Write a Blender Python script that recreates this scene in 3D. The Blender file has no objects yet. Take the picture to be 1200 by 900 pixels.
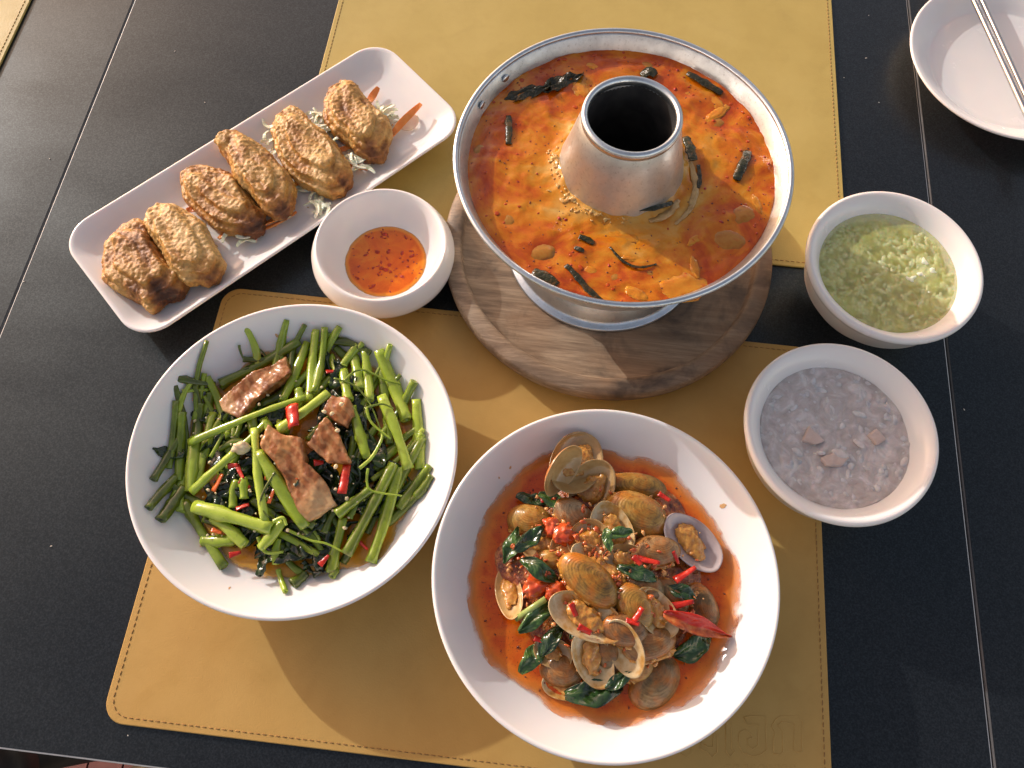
import bpy, bmesh, math, random
from mathutils import Vector, Matrix, Euler, noise

# ------------------------------------------------------------------ scene, camera, light
sc = bpy.context.scene
COL = sc.collection
R = [Vector((0.99379544, 0.10633611, -0.03260753)),      # world x, y, z seen in the lens frame
     Vector((0.11078664, -0.92044542, 0.37484203)),
     Vector((0.00984579, -0.37612878, -0.92651509))]
CAM = Vector((0.0, 0.0, 0.523))
F = 900.0                                                  # focal length in photograph pixels (1200 wide)
cd = bpy.data.cameras.new('camera'); cam = bpy.data.objects.new('camera', cd); COL.objects.link(cam)
cd.sensor_width = 36.0; cd.lens = F / 1200.0 * 36.0; cd.clip_start = 0.01; cd.clip_end = 60
ax = [Vector((R[0][k], R[1][k], R[2][k])) for k in range(3)]
cam.matrix_world = Matrix(((ax[0].x, -ax[1].x, -ax[2].x, CAM.x), (ax[0].y, -ax[1].y, -ax[2].y, CAM.y),
                           (ax[0].z, -ax[1].z, -ax[2].z, CAM.z), (0, 0, 0, 1)))
sc.camera = cam
SUN_EL = math.radians(21.5)
SUN_AZ = math.radians(145.0)                               # direction towards the sun, from +x anticlockwise
world = bpy.data.worlds.new('World'); sc.world = world; world.use_nodes = True
wn = world.node_tree; wn.nodes.clear()
wo = wn.nodes.new('ShaderNodeOutputWorld'); wb = wn.nodes.new('ShaderNodeBackground')
sky = wn.nodes.new('ShaderNodeTexSky'); sky.sky_type = 'NISHITA'; sky.sun_disc = False
sky.sun_elevation = SUN_EL; sky.sun_rotation = math.radians(90) - SUN_AZ
sky.air_density = 0.7; sky.dust_density = 1.5; sky.ozone_density = 0.6
wb.inputs[1].default_value = 0.15
# sky light multiplied warmer and stronger, added to fill and redden the shadows
tint = wn.nodes.new('ShaderNodeMixRGB'); tint.blend_type = 'MULTIPLY'; tint.inputs[0].default_value = 1.0; tint.inputs[2].default_value = (1.92, 1.344, .96, 1)
wn.links.new(sky.outputs[0], tint.inputs[1]); wn.links.new(tint.outputs[0], wb.inputs[0]); wn.links.new(wb.outputs[0], wo.inputs[0])
sl = bpy.data.lights.new('sun', 'SUN'); sun = bpy.data.objects.new('sun', sl); COL.objects.link(sun)
sl.energy = 2.0; sl.angle = math.radians(0.6); sl.color = (0.97, 0.99, 0.99)
sdir = Vector((math.cos(SUN_AZ) * math.cos(SUN_EL), math.sin(SUN_AZ) * math.cos(SUN_EL), math.sin(SUN_EL)))
sun.rotation_euler = sdir.to_track_quat('Z', 'Y').to_euler(); sun.location = sdir * 3
sc.view_settings.view_transform = 'Standard'; sc.view_settings.look = 'None'
sc.view_settings.exposure = 0.522; sc.view_settings.gamma = 1.0; sc.view_settings.use_curve_mapping = False

# ------------------------------------------------------------------ pixel to place
def P(px, py, z=0.0):
    d = Vector((px - 600, py - 450, F)); w = Vector((R[0].dot(d), R[1].dot(d), R[2].dot(d)))
    return CAM + w * ((z - CAM.z) / w.z)
def mpp(p):                                                # metres per photograph pixel at a point
    return (p - CAM).dot(ax[2]) / F
rng = random.Random(11)
def fbm(v, s, o=4, seed=0.0):
    return noise.fractal(Vector((v[0] * s + seed, v[1] * s - seed, v[2] * s + seed * .7)), 1.0, 2.0, o)

# ------------------------------------------------------------------ material helpers
def nd(nt, kind, ins=None, **at):
    n = nt.nodes.new(kind)
    for k, v in at.items(): setattr(n, k, v)
    for k, v in (ins or {}).items():
        s = n.inputs[k]
        if isinstance(v, bpy.types.NodeSocket): nt.links.new(v, s)
        else: s.default_value = v
    return n
def c4(c): return (c[0], c[1], c[2], 1.0)
def ramp(nt, fac, stops, interp='LINEAR'):
    n = nt.nodes.new('ShaderNodeValToRGB'); e = n.color_ramp.elements; n.color_ramp.interpolation = interp
    while len(e) < len(stops): e.new(0.5)
    for i, (p, c) in enumerate(stops): e[i].position = p; e[i].color = c4(c)
    nt.links.new(fac, n.inputs[0]); return n.outputs[0]
def newmat(name):
    m = bpy.data.materials.new(name); m.use_nodes = True; nt = m.node_tree
    return m, nt, nt.nodes['Principled BSDF']
def mixc(nt, fac, a, b, mode='MIX'):
    n = nt.nodes.new('ShaderNodeMix'); n.data_type = 'RGBA'; n.blend_type = mode
    for s, v in ((n.inputs['Factor'], fac), (n.inputs['A'], a), (n.inputs['B'], b)):
        if isinstance(v, bpy.types.NodeSocket): nt.links.new(v, s)
        elif isinstance(v, (tuple, list)): s.default_value = c4(v)
        else: s.default_value = v
    for k in n.inputs:
        pass
    return n.outputs['Result']
def mixcol(nt, fac, a, b, mode='MIX'):
    n = nt.nodes.new('ShaderNodeMixRGB'); n.blend_type = mode
    for i, v in enumerate((fac, a, b)):
        s = n.inputs[i]
        if isinstance(v, bpy.types.NodeSocket): nt.links.new(v, s)
        elif isinstance(v, (tuple, list)): s.default_value = c4(v)
        else: s.default_value = v
    return n.outputs[0]
def math_(nt, op, a, b=0.0, clamp=False):
    n = nt.nodes.new('ShaderNodeMath'); n.operation = op; n.use_clamp = clamp
    for i, v in enumerate((a, b)):
        if isinstance(v, bpy.types.NodeSocket): nt.links.new(v, n.inputs[i])
        else: n.inputs[i].default_value = v
    return n.outputs[0]
def tex(nt, scale, detail=4, rough=.55, dist=0.0, co=None, stretch=None, rot=None):
    if co is None: co = nd(nt, 'ShaderNodeTexCoord').outputs['Object']
    if stretch or rot:
        mp = nd(nt, 'ShaderNodeMapping', {'Vector': co})
        if stretch: mp.inputs['Scale'].default_value = stretch
        if rot: mp.inputs['Rotation'].default_value = rot
        co = mp.outputs[0]
    return nd(nt, 'ShaderNodeTexNoise', {'Vector': co, 'Scale': scale, 'Detail': detail, 'Roughness': rough, 'Distortion': dist}).outputs['Fac']
def bump(nt, b, h, strength, dist=0.001):
    n = nd(nt, 'ShaderNodeBump', {'Height': h, 'Strength': strength, 'Distance': dist}); nt.links.new(n.outputs[0], b.inputs['Normal']); return n
def std(name, stops, scale, rough=.4, detail=5, bs=None, bstr=0.3, bdist=.0006, sss=0.0, rad=(.004, .002, .001), coat=0.0,
        spec=.5, rand=0.0, dist=0.0, roughvar=0.0, stretch=None, rot=None):
    m, nt, b = newmat(name)
    t = tex(nt, scale, detail, dist=dist, stretch=stretch, rot=rot)
    c = ramp(nt, t, stops)
    if rand:
        oi = nd(nt, 'ShaderNodeObjectInfo').outputs['Random']
        hs = nd(nt, 'ShaderNodeHueSaturation', {'Color': c})
        nt.links.new(math_(nt, 'MULTIPLY_ADD', oi, 2 * rand), hs.inputs['Value']); hs.inputs['Value'].links[0].from_node.inputs[2].default_value = 1 - rand
        c = hs.outputs[0]
    nt.links.new(c, b.inputs['Base Color'])
    b.inputs['Roughness'].default_value = rough
    if roughvar:
        r = tex(nt, scale * 1.7, 3); nt.links.new(math_(nt, 'MULTIPLY_ADD', r, roughvar), b.inputs['Roughness'])
        b.inputs['Roughness'].links[0].from_node.inputs[2].default_value = rough - roughvar / 2
    b.inputs['Specular IOR Level'].default_value = spec
    if bs: bump(nt, b, tex(nt, bs, 4), bstr, bdist)
    if sss:
        b.inputs['Subsurface Weight'].default_value = sss; b.inputs['Subsurface Radius'].default_value = (1, .5, .25)
        b.inputs['Subsurface Scale'].default_value = rad[0]
    if coat: b.inputs['Coat Weight'].default_value = coat; b.inputs['Coat Roughness'].default_value = .08
    return m

# ------------------------------------------------------------------ object helpers
def mesh(name, V, Fc, mats, smooth=True, uv=None, fm=None):
    me = bpy.data.meshes.new(name); me.from_pydata([tuple(v) for v in V], [], Fc)
    for m in (mats if isinstance(mats, (list, tuple)) else [mats]): me.materials.append(m)
    if smooth: me.polygons.foreach_set('use_smooth', [True] * len(me.polygons))
    if fm: me.polygons.foreach_set('material_index', fm)
    if uv:
        l = me.uv_layers.new(name='UVMap')
        for i, lp in enumerate(me.loops): l.data[i].uv = uv[lp.vertex_index]
    me.update(); return me
def link(name, me, loc=(0, 0, 0), rot=None, parent=None):
    o = bpy.data.objects.new(name, me); COL.objects.link(o); o.location = loc
    if rot is not None: o.rotation_euler = rot
    if parent: o.parent = parent
    return o
def tag(o, label, cat, group=None, kind=None):
    if label: o['label'] = label
    if cat: o['category'] = cat
    if group: o['group'] = group
    if kind: o['kind'] = kind
    return o
def part(name, V, Fc, mats, parent, **k):                  # world-space vertices, child of parent (an unrotated object)
    off = Vector(parent.location)
    if parent.parent: off = off + Vector(parent.parent.location)
    return link(name, mesh(name, [Vector(v) - off for v in V], Fc, mats, **k), parent=parent)
def solo(name, V, Fc, mats, label, cat, group=None, kind=None, base=None, **k):   # world-space vertices, origin at the base
    if base is None:
        n = len(V); base = Vector((sum(v[0] for v in V) / n, sum(v[1] for v in V) / n, min(v[2] for v in V)))
    o = link(name, mesh(name, [Vector(v) - base for v in V], Fc, mats, **k), base)
    return tag(o, label, cat, group, kind)
def empty(name, loc, label, cat, group=None):
    o = bpy.data.objects.new(name, None); COL.objects.link(o); o.location = loc; o.empty_display_size = .02
    return tag(o, label, cat, group)

# ------------------------------------------------------------------ shape helpers
def lathe(prof, cx, cy, n=128, wob=0.0, seed=0):
    V, Fc, rows = [], [], []
    for r, z in prof:
        if r < 1e-6: rows.append([len(V)]); V.append((cx, cy, z)); continue
        row = []
        for i in range(n):
            a = 2 * math.pi * i / n; rr = r * (1 + wob * noise.noise((math.cos(a) * 1.5 + seed, math.sin(a) * 1.5, z * 20)))
            row.append(len(V)); V.append((cx + rr * math.cos(a), cy + rr * math.sin(a), z))
        rows.append(row)
    for a, b in zip(rows[:-1], rows[1:]):
        if len(a) == 1 and len(b) == 1: continue
        for i in range(n):
            j = (i + 1) % n
            if len(a) == 1: Fc.append((a[0], b[j], b[i]))
            elif len(b) == 1: Fc.append((a[i], a[j], b[0]))
            else: Fc.append((a[i], a[j], b[j], b[i]))
    return V, Fc
def catmull(pts, sub=5):
    out = []; p = [pts[0]] + list(pts) + [pts[-1]]
    for i in range(1, len(p) - 2):
        for k in range(sub):
            t = k / sub; a, b, c, d = p[i - 1], p[i], p[i + 1], p[i + 2]
            out.append(tuple(.5 * (2 * b[j] + (c[j] - a[j]) * t + (2 * a[j] - 5 * b[j] + 4 * c[j] - d[j]) * t * t + (3 * b[j] - a[j] - 3 * c[j] + d[j]) * t ** 3) for j in range(len(b))))
    out.append(tuple(pts[-1])); return out
def tube(pts, rad, n=10, hollow=0.0, flat=1.0, rough=0.0, seed=0.0, caps=True):
    pts = [Vector(p) for p in pts]; V, Fc, rows = [], [], []; m = len(pts)
    rf = rad if callable(rad) else (lambda t: rad)
    def ring(c, d, r, k):
        s = d.cross(Vector((0, 0, 1)))
        if s.length < 1e-5: s = Vector((1, 0, 0))
        s.normalize(); u = s.cross(d).normalized(); row = []
        for i in range(n):
            a = 2 * math.pi * i / n
            q = r * (1 + rough * noise.noise((math.cos(a) * 2 + seed, math.sin(a) * 2, k * .7 + seed)))
            row.append(len(V)); V.append(c + s * (q * math.cos(a)) + u * (q * flat * math.sin(a)))
        return row
    for k, p in enumerate(pts):
        d = (pts[min(k + 1, m - 1)] - pts[max(k - 1, 0)]).normalized()
        rows.append(ring(p, d, rf(k / max(1, m - 1)), k))
    ends = []
    if hollow:
        for e, k, q in ((0, 0, 1), (1, m - 1, -1)):
            d = (pts[1] - pts[0]).normalized() if e == 0 else (pts[-1] - pts[-2]).normalized()
            r = rf(k / (m - 1)); ra = ring(pts[k], d, r * hollow, k); rb = ring(pts[k] + d * (q * r * 1.2), d, r * hollow * .9, k)
            ends.append((ra, rb))
        rows = [ends[0][1], ends[0][0]] + rows + [ends[1][0], ends[1][1]]
    for a, b in zip(rows[:-1], rows[1:]):
        for i in range(n): j = (i + 1) % n; Fc.append((a[i], a[j], b[j], b[i]))
    if caps: Fc.append(tuple(reversed(rows[0]))); Fc.append(tuple(rows[-1]))
    return V, Fc
_ico = {}
def ico(sub):
    if sub not in _ico:
        bm = bmesh.new(); bmesh.ops.create_icosphere(bm, subdivisions=sub, radius=1.0)
        bm.verts.ensure_lookup_table(); _ico[sub] = ([v.co.copy() for v in bm.verts], [tuple(v.index for v in f.verts) for f in bm.faces]); bm.free()
    return _ico[sub]
def blob(c, dims, rot=(0, 0, 0), sub=3, amp=.15, freq=2.0, seed=0.0, sq=1.0, oct_=3):
    v0, f0 = ico(sub); M = Euler(rot).to_matrix(); c = Vector(c); V = []
    for v in v0:
        q = Vector([math.copysign(abs(x) ** sq, x) for x in v])
        q = q * (1 + amp * fbm(v, freq, oct_, seed))
        V.append(c + M @ Vector((q.x * dims[0], q.y * dims[1], q.z * dims[2])))
    return V, [tuple(f) for f in f0]
def join(parts):
    V, Fc = [], []
    for v, f in parts:
        o = len(V); V += list(v); Fc += [tuple(i + o for i in t) for t in f]
    return V, Fc
def fuse(parts, voxel, smooth=4, disp=None):               # merge closed shapes into one skin
    V, Fc = join(parts); me = mesh('tmp', V, Fc, []); o = link('tmp', me)
    r = o.modifiers.new('r', 'REMESH'); r.mode = 'VOXEL'; r.voxel_size = voxel
    s = o.modifiers.new('s', 'SMOOTH'); s.iterations = smooth; s.factor = .5
    dg = bpy.context.evaluated_depsgraph_get(); ev = o.evaluated_get(dg); m2 = ev.to_mesh()
    V = [v.co.copy() for v in m2.vertices]; N = [v.normal.copy() for v in m2.vertices]; Fc = [tuple(p.vertices) for p in m2.polygons]
    ev.to_mesh_clear(); bpy.data.objects.remove(o); bpy.data.meshes.remove(me)
    if disp: V = [v + n * disp(v) for v, n in zip(V, N)]
    return V, Fc
def prism(poly, z0, z1, tilt=None):                        # closed prism over a world outline
    n = len(poly); V = [(p[0], p[1], (z0(p) if callable(z0) else z0)) for p in poly] + [(p[0], p[1], (z1(p) if callable(z1) else z1)) for p in poly]
    Fc = [(i, (i + 1) % n, n + (i + 1) % n, n + i) for i in range(n)] + [tuple(range(n - 1, -1, -1)), tuple(range(n, 2 * n))]
    return V, Fc
def rrect(w, h, r, n=8):
    o = []
    for sx, sy, a0 in ((1, 1, 0), (-1, 1, 90), (-1, -1, 180), (1, -1, 270)):
        for k in range(n + 1):
            a = math.radians(a0 + 90 * k / n); o.append((sx * (w / 2 - r) + r * math.cos(a), sy * (h / 2 - r) + r * math.sin(a)))
    return o
def loft(loops, close0=True, close1=True):
    V, Fc = [], []; n = len(loops[0])
    for l in loops: V += l
    for k in range(len(loops) - 1):
        for i in range(n): j = (i + 1) % n; Fc.append((k * n + i, k * n + j, (k + 1) * n + j, (k + 1) * n + i))
    if close0: Fc.append(tuple(range(n - 1, -1, -1)))
    if close1: Fc.append(tuple((len(loops) - 1) * n + i for i in range(n)))
    return V, Fc
def sheet(c, L, W, ang, curl=.3, crumple=.15, seed=0.0, n=14, m=6, tilt=(0, 0), th=.0003, tip=1.0, fold=0.0, wav=3.0):   # a leaf
    V, Fc = [], []; M = Euler((tilt[0], tilt[1], ang)).to_matrix(); c = Vector(c); top, bot = [], []
    for side in (1, -1):
        for i in range(n + 1):
            t = i / n; w = W * .5 * (math.sin(math.pi * min(1, t * .93 + .05)) ** .75) * (1 - .25 * t * tip)
            for j in range(m + 1):
                s = j / m * 2 - 1
                x = (t - .5) * L; y = s * w
                zz = -curl * L * (t - .5) ** 2 * 2 + fold * abs(s) * w + crumple * W * noise.noise((t * wav + seed, s * 1.6 + seed, seed)) + crumple * .35 * W * noise.noise((t * 9 + seed, s * 4, seed * 2))
                y += crumple * .5 * W * noise.noise((t * 3, seed, s))
                V.append(c + M @ Vector((x, y, zz + side * th)))
    k = (n + 1) * (m + 1)
    for i in range(n):
        for j in range(m):
            a = i * (m + 1) + j; b = a + 1; d = a + m + 1; e = d + 1
            Fc.append((a, d, e, b)); Fc.append((k + a, k + b, k + e, k + d))
    ed = [j for j in range(m + 1)] + [i * (m + 1) + m for i in range(1, n + 1)] + [n * (m + 1) + j for j in range(m - 1, -1, -1)] + [i * (m + 1) for i in range(n - 1, 0, -1)]
    for q in range(len(ed)):
        a, b = ed[q], ed[(q + 1) % len(ed)]; Fc.append((a, b, k + b, k + a))
    uv = []
    for side in (0, 1):
        for i in range(n + 1):
            for j in range(m + 1): uv.append((i / n, j / m))
    return V, Fc, uv
def arcstrip(c, L, Rr, arc, ang, tilt=(0, 0), th=.0012, taper=.6, bend=0.0, n=8, m=7, seed=0.0):   # a slice of hollow pepper
    V, Fc = [], []; M = Euler((tilt[0], tilt[1], ang)).to_matrix(); c = Vector(c)
    for k, rr in ((0, 0.0), (1, -th)):
        for i in range(n + 1):
            t = i / n; s = 1 - (1 - taper) * t
            for j in range(m + 1):
                a = (j / m - .5) * arc; q = (Rr * s + rr) * (1 + .12 * noise.noise((t * 3 + seed, a * 2, seed)))
                V.append(c + M @ Vector(((t - .5) * L, q * math.sin(a), q * math.cos(a) - Rr * s * .7 + bend * L * (t - .5) ** 2)))
    kk = (n + 1) * (m + 1)
    for i in range(n):
        for j in range(m):
            a = i * (m + 1) + j; b = a + 1; d = a + m + 1; e = d + 1
            Fc.append((a, d, e, b)); Fc.append((kk + a, kk + b, kk + e, kk + d))
    ed = [j for j in range(m + 1)] + [i * (m + 1) + m for i in range(1, n + 1)] + [n * (m + 1) + j for j in range(m - 1, -1, -1)] + [i * (m + 1) for i in range(n - 1, 0, -1)]
    for q in range(len(ed)):
        a, b = ed[q], ed[(q + 1) % len(ed)]; Fc.append((a, b, kk + b, kk + a))
    return V, Fc
def interp(prof, r):
    for (a, za), (b, zb) in zip(prof[:-1], prof[1:]):
        if min(a, b) <= r <= max(a, b): return za + (zb - za) * ((r - a) / (b - a) if b != a else 0)
    return prof[0][1] if r > prof[0][0] else prof[-1][1]
def pool(cx, cy, inner, level, seed, jit=.05, film=.0, nr=26, n=140, rip=.0003, dome=None):
    # liquid lying in a lathed dish: level in the middle, a thin film with an uneven edge on the wall
    r0 = next(r for r in [k * .0002 for k in range(900)] if interp(inner, r) >= level - 1e-6)
    V, Fc = [(cx, cy, level)], []
    for k in range(1, nr + 1):
        for i in range(n):
            a = 2 * math.pi * i / n
            e = r0 * (1 + film + jit * fbm((math.cos(a), math.sin(a), 0), 1.6, 4, seed))
            t = (k / nr) ** .6; r = e * t; x, y = cx + r * math.cos(a), cy + r * math.sin(a)
            z = max(level + rip * fbm((x, y, 0), 160, 3, seed) + (dome(x, y) if dome else 0), interp(inner, r) + .0005 * (1 - t) ** .3 + .00015)
            if k == nr: z = interp(inner, r) - .0002
            V.append((x, y, z))
    for i in range(n): Fc.append((0, 1 + i, 1 + (i + 1) % n))
    for k in range(nr - 1):
        for i in range(n):
            j = (i + 1) % n; Fc.append((1 + k * n + i, 1 + (k + 1) * n + i, 1 + (k + 1) * n + j, 1 + k * n + j))
    return V, Fc

# ------------------------------------------------------------------ materials
def m_table():
    m, nt, b = newmat('black_laminate')
    g = tex(nt, 950, 1, .5); big = tex(nt, 5, 3)
    nt.links.new(ramp(nt, g, [(.35, (.007, .0075, .0085)), (.65, (.013, .014, .016))]), b.inputs['Base Color'])
    nt.links.new(ramp(nt, math_(nt, 'ADD', math_(nt, 'MULTIPLY', big, .6), math_(nt, 'MULTIPLY', tex(nt, 22, 5, .6, .5, stretch=(.25, 1, 1), rot=(0, 0, .7)), .4)), [(.38, (.28,) * 3), (.62, (.37,) * 3)]), b.inputs['Roughness'])
    nt.links.new(ramp(nt, g, [(.30, (.40,) * 3), (.55, (.49,) * 3), (.72, (.62,) * 3)]), b.inputs['Specular IOR Level']); b.inputs['Specular Tint'].default_value = (.70, .91, 1.0, 1)
    bump(nt, b, g, .14, .0003); return m
def m_leather(name, c0, c1, c2):
    m, nt, b = newmat(name)
    a = tex(nt, 9, 5, .6); f = tex(nt, 900, 4); s = tex(nt, 40, 5, .7)
    c = ramp(nt, a, [(.3, c0), (.5, c1), (.72, c2)])
    c = mixcol(nt, math_(nt, 'MULTIPLY', ramp(nt, s, [(.45, (0,) * 3), (.8, (1,) * 3)]), .18), c, (c0[0] * .7, c0[1] * .62, c0[2] * .5))
    st = tex(nt, 26, 3, .5, .8); c = mixcol(nt, math_(nt, 'MULTIPLY', ramp(nt, st, [(.60, (0,) * 3), (.66, (1,) * 3), (.74, (.35,) * 3)]), .07), c, (c0[0] * .6, c0[1] * .55, c0[2] * .5))
    nt.links.new(c, b.inputs['Base Color']); nt.links.new(ramp(nt, st, [(.4, (.56,) * 3), (.7, (.40,) * 3)]), b.inputs['Roughness'])
    b.inputs['Specular IOR Level'].default_value = .35
    wv = tex(nt, 14, 2, .5); bump(nt, b, math_(nt, 'ADD', math_(nt, 'ADD', f, math_(nt, 'MULTIPLY', s, 1.5)), math_(nt, 'MULTIPLY', wv, 5)), .35, .00035); return m
def m_porcelain(name, col, rough=.12):
    m, nt, b = newmat(name)
    t = tex(nt, 30, 4); nt.links.new(ramp(nt, t, [(.3, tuple(x * .97 for x in col)), (.7, col)]), b.inputs['Base Color'])
    nt.links.new(ramp(nt, tex(nt, 60, 5), [(.35, (rough,) * 3), (.75, (rough + .14,) * 3)]), b.inputs['Roughness'])
    b.inputs['Subsurface Weight'].default_value = .12; b.inputs['Subsurface Scale'].default_value = .003
    bump(nt, b, tex(nt, 45, 3), .08, .0004); return m
def m_steel(name, rough, tint=(.66, .65, .63), grime=0.5):
    m, nt, b = newmat(name); b.inputs['Metallic'].default_value = 1.0
    s = tex(nt, 60, 5, .65); f = tex(nt, 700, 4, stretch=(1, 1, .12)); d = tex(nt, 420, 5, .7)
    c = ramp(nt, s, [(.3, tuple(x * .72 for x in tint)), (.62, tint)])
    c = mixcol(nt, math_(nt, 'MULTIPLY', ramp(nt, d, [(.56, (0,) * 3), (.74, (1,) * 3)]), grime), c, (.10, .075, .05))
    nt.links.new(c, b.inputs['Base Color'])
    nt.links.new(ramp(nt, s, [(.3, (rough + .14,) * 3), (.7, (rough,) * 3)]), b.inputs['Roughness'])
    bump(nt, b, math_(nt, 'ADD', f, math_(nt, 'MULTIPLY', s, .7)), .14, .0004); return m
def m_wood():
    m, nt, b = newmat('worn_acacia_wood')
    rot = (0, 0, math.radians(-38))
    g = tex(nt, 95, 6, .65, 1.2, stretch=(.10, 1, 1), rot=rot); f = tex(nt, 700, 4, .6, stretch=(.05, 1, 1), rot=rot)
    big = tex(nt, 13, 3, .5); ch = tex(nt, 24, 5, .6, .4)
    c = ramp(nt, g, [(.30, (.12, .080, .052)), (.46, (.22, .155, .100)), (.64, (.36, .27, .18))])
    c = mixcol(nt, math_(nt, 'MULTIPLY', ramp(nt, f, [(.45, (0,) * 3), (.7, (1,) * 3)]), .45), c, (.07, .045, .03))
    c = mixcol(nt, ramp(nt, big, [(.40, (0,) * 3), (.66, (.55,) * 3)]), c, (.30, .16, .075))
    c = mixcol(nt, ramp(nt, ch, [(.53, (0,) * 3), (.72, (.85,) * 3)]), c, (.028, .020, .016))
    nt.links.new(c, b.inputs['Base Color']); b.inputs['Roughness'].default_value = .62
    bump(nt, b, math_(nt, 'ADD', g, f), .5, .0005); return m
TABLE = m_table()
EDGE = std('table_edge_band', [(.3, (.50, .50, .48)), (.7, (.62, .61, .58))], 40, .5)
LEATHER = m_leather('bounce_tan_leather', (.44, .262, .070), (.48, .295, .083), (.52, .33, .10))  # mat leather with pink bounce light put into its more orange colour
LEATHER2 = m_leather('khaki_leather', (.435, .318, .085), (.47, .350, .100), (.51, .385, .12))
THREAD = std('brown_thread', [(.3, (.22, .115, .035)), (.7, (.33, .19, .06))], 900, .8)
WHITE = m_porcelain('white_melamine', (.82, .80, .775))
CREAM = m_porcelain('offwhite_melamine', (.80, .77, .735), .16)
STEEL = m_steel('aluminium_wall', .34, (.68, .70, .69), .5)
STEELB = m_steel('aluminium_lip', .26, (.66, .71, .74), .35)
STEELD = m_steel('stained_aluminium', .38, (.60, .56, .50), .8)
SOOT = std('soot', [(.3, (.012, .011, .010)), (.7, (.045, .04, .035))], 90, .8)
WOOD = m_wood()
CHROME = m_steel('polished_steel', .12, (.62, .58, .54), .1)
FLOORM = std('floor_red_wood', [(.3, (.16, .06, .05)), (.7, (.24, .10, .085))], 30, .5)
FLOORD = std('floor_joint', [(.3, (.03, .015, .013)), (.7, (.04, .02, .018))], 30, .8)
BLACKC = std('black_vinyl', [(.3, (.012, .011, .011)), (.7, (.02, .018, .018))], 60, .5, bs=500)

# ------------------------------------------------------------------ floor, tables, chairs
fl = link('floor', mesh('floor', [(-1.6, -1.0, -.762), (1.6, -1.0, -.762), (1.6, 1.4, -.762), (-1.6, 1.4, -.762)], [(0, 1, 2, 3)], FLOORD)); fl['kind'] = 'structure'
pv, pf = prism([(-.0245, -.45), (.0245, -.45), (.0245, .45), (-.0245, .45)], 0, .012)
pm = mesh('plank', pv, pf, FLOORM, smooth=False)
for i in range(30):
    for j in range(2): link('plank', pm, (-1.2 + i * .052, -.35 + j * .905 + (.2 if i % 2 else 0), -.762), parent=fl)
EDGE2 = std('shaded_edge_band', [(.3, (.055, .055, .055)), (.7, (.10, .10, .10))], 40, .35)  # darker copy of the edge band: seam shade put into its colour
def table(x0, x1, label, em):
    y0, y1 = -.0642, .672
    t = empty('dining_table', ((x0 + x1) / 2, (y0 + y1) / 2, -.75), label, 'table', 'square black tables pushed together')
    w, h, cx, cy = x1 - x0, y1 - y0, (x0 + x1) / 2, (y0 + y1) / 2
    def lp(ins, z): return [(cx + a, cy + b, z) for a, b in rrect(w - 2 * ins, h - 2 * ins, .004, 3)]
    V, Fc = loft([lp(.0011, -.003), lp(.0011, 0)]); part('tabletop', V, Fc, TABLE, t, smooth=False)
    # band round the slab, its upper corner softened
    L = [lp(.0010, -.026), lp(0, -.026), lp(0, -.0011), lp(.0003, -.0005), lp(.0010, -.0002)]
    V, Fc = loft(L, False, False); part('edge_band', V, Fc, em, t, smooth=False)
    V, Fc = loft([lp(.002, -.026), lp(.002, -.0035)]); part('core', V, Fc, BLACKC, t, smooth=False)
    V, Fc = lathe([(0, -.026), (.035, -.026), (.035, -.72), (.24, -.735), (.245, -.75), (0, -.75)], cx, cy, 32)
    part('pedestal', V, Fc, BLACKC, t)
table(-.4041, .3035, 'black laminate table in the middle carrying the hot pot and most dishes', EDGE)
table(-1.112, -.4047, 'black laminate table beside the chicken plate, with a placemat on its corner', EDGE2)
table(.3045, 1.012, 'black laminate table carrying the white plate with chopsticks', EDGE2)
def chair(x0, x1, y1, label):
    cx = (x0 + x1) / 2; t = empty('chair', (cx, y1 - .2, -.75), label, 'chair', 'black chairs below the table edge')
    V, Fc = loft([[(cx + a, y1 - .2 + b, z) for a, b in rrect(x1 - x0 - i * 2, .4 - i * 2, .05, 6)] for z, i in ((-.34, .01), (-.335, 0), (-.305, 0), (-.297, .008), (-.295, .02))])
    part('seat', V, Fc, BLACKC, t)
    for sx in (-1, 1):
        for sy in (-1, 1):
            V, Fc = tube([(cx + sx * (x1 - x0 - .06) / 2, y1 - .2 + sy * .17, -.34), (cx + sx * (x1 - x0 - .04) / 2, y1 - .2 + sy * .18, -.75)], .014, 12)
            part('leg', V, Fc, BLACKC, t)
    V, Fc = loft([[(cx + a, y1 - .40 + b, z) for a, b in rrect(x1 - x0 - .04, .025, .01, 3)] for z in (-.296, -.05, .05)]); part('backrest', V, Fc, BLACKC, t)
q1, q2 = P(31, 890, -.30), P(134, 897, -.30)
chair(q1.x - .40, q1.x, -.085, 'black chair below the table edge, farther from the tan placemat')
chair(q2.x, q2.x + .40, -.088, 'black chair below the table edge, under the tan placemat corner')

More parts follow.
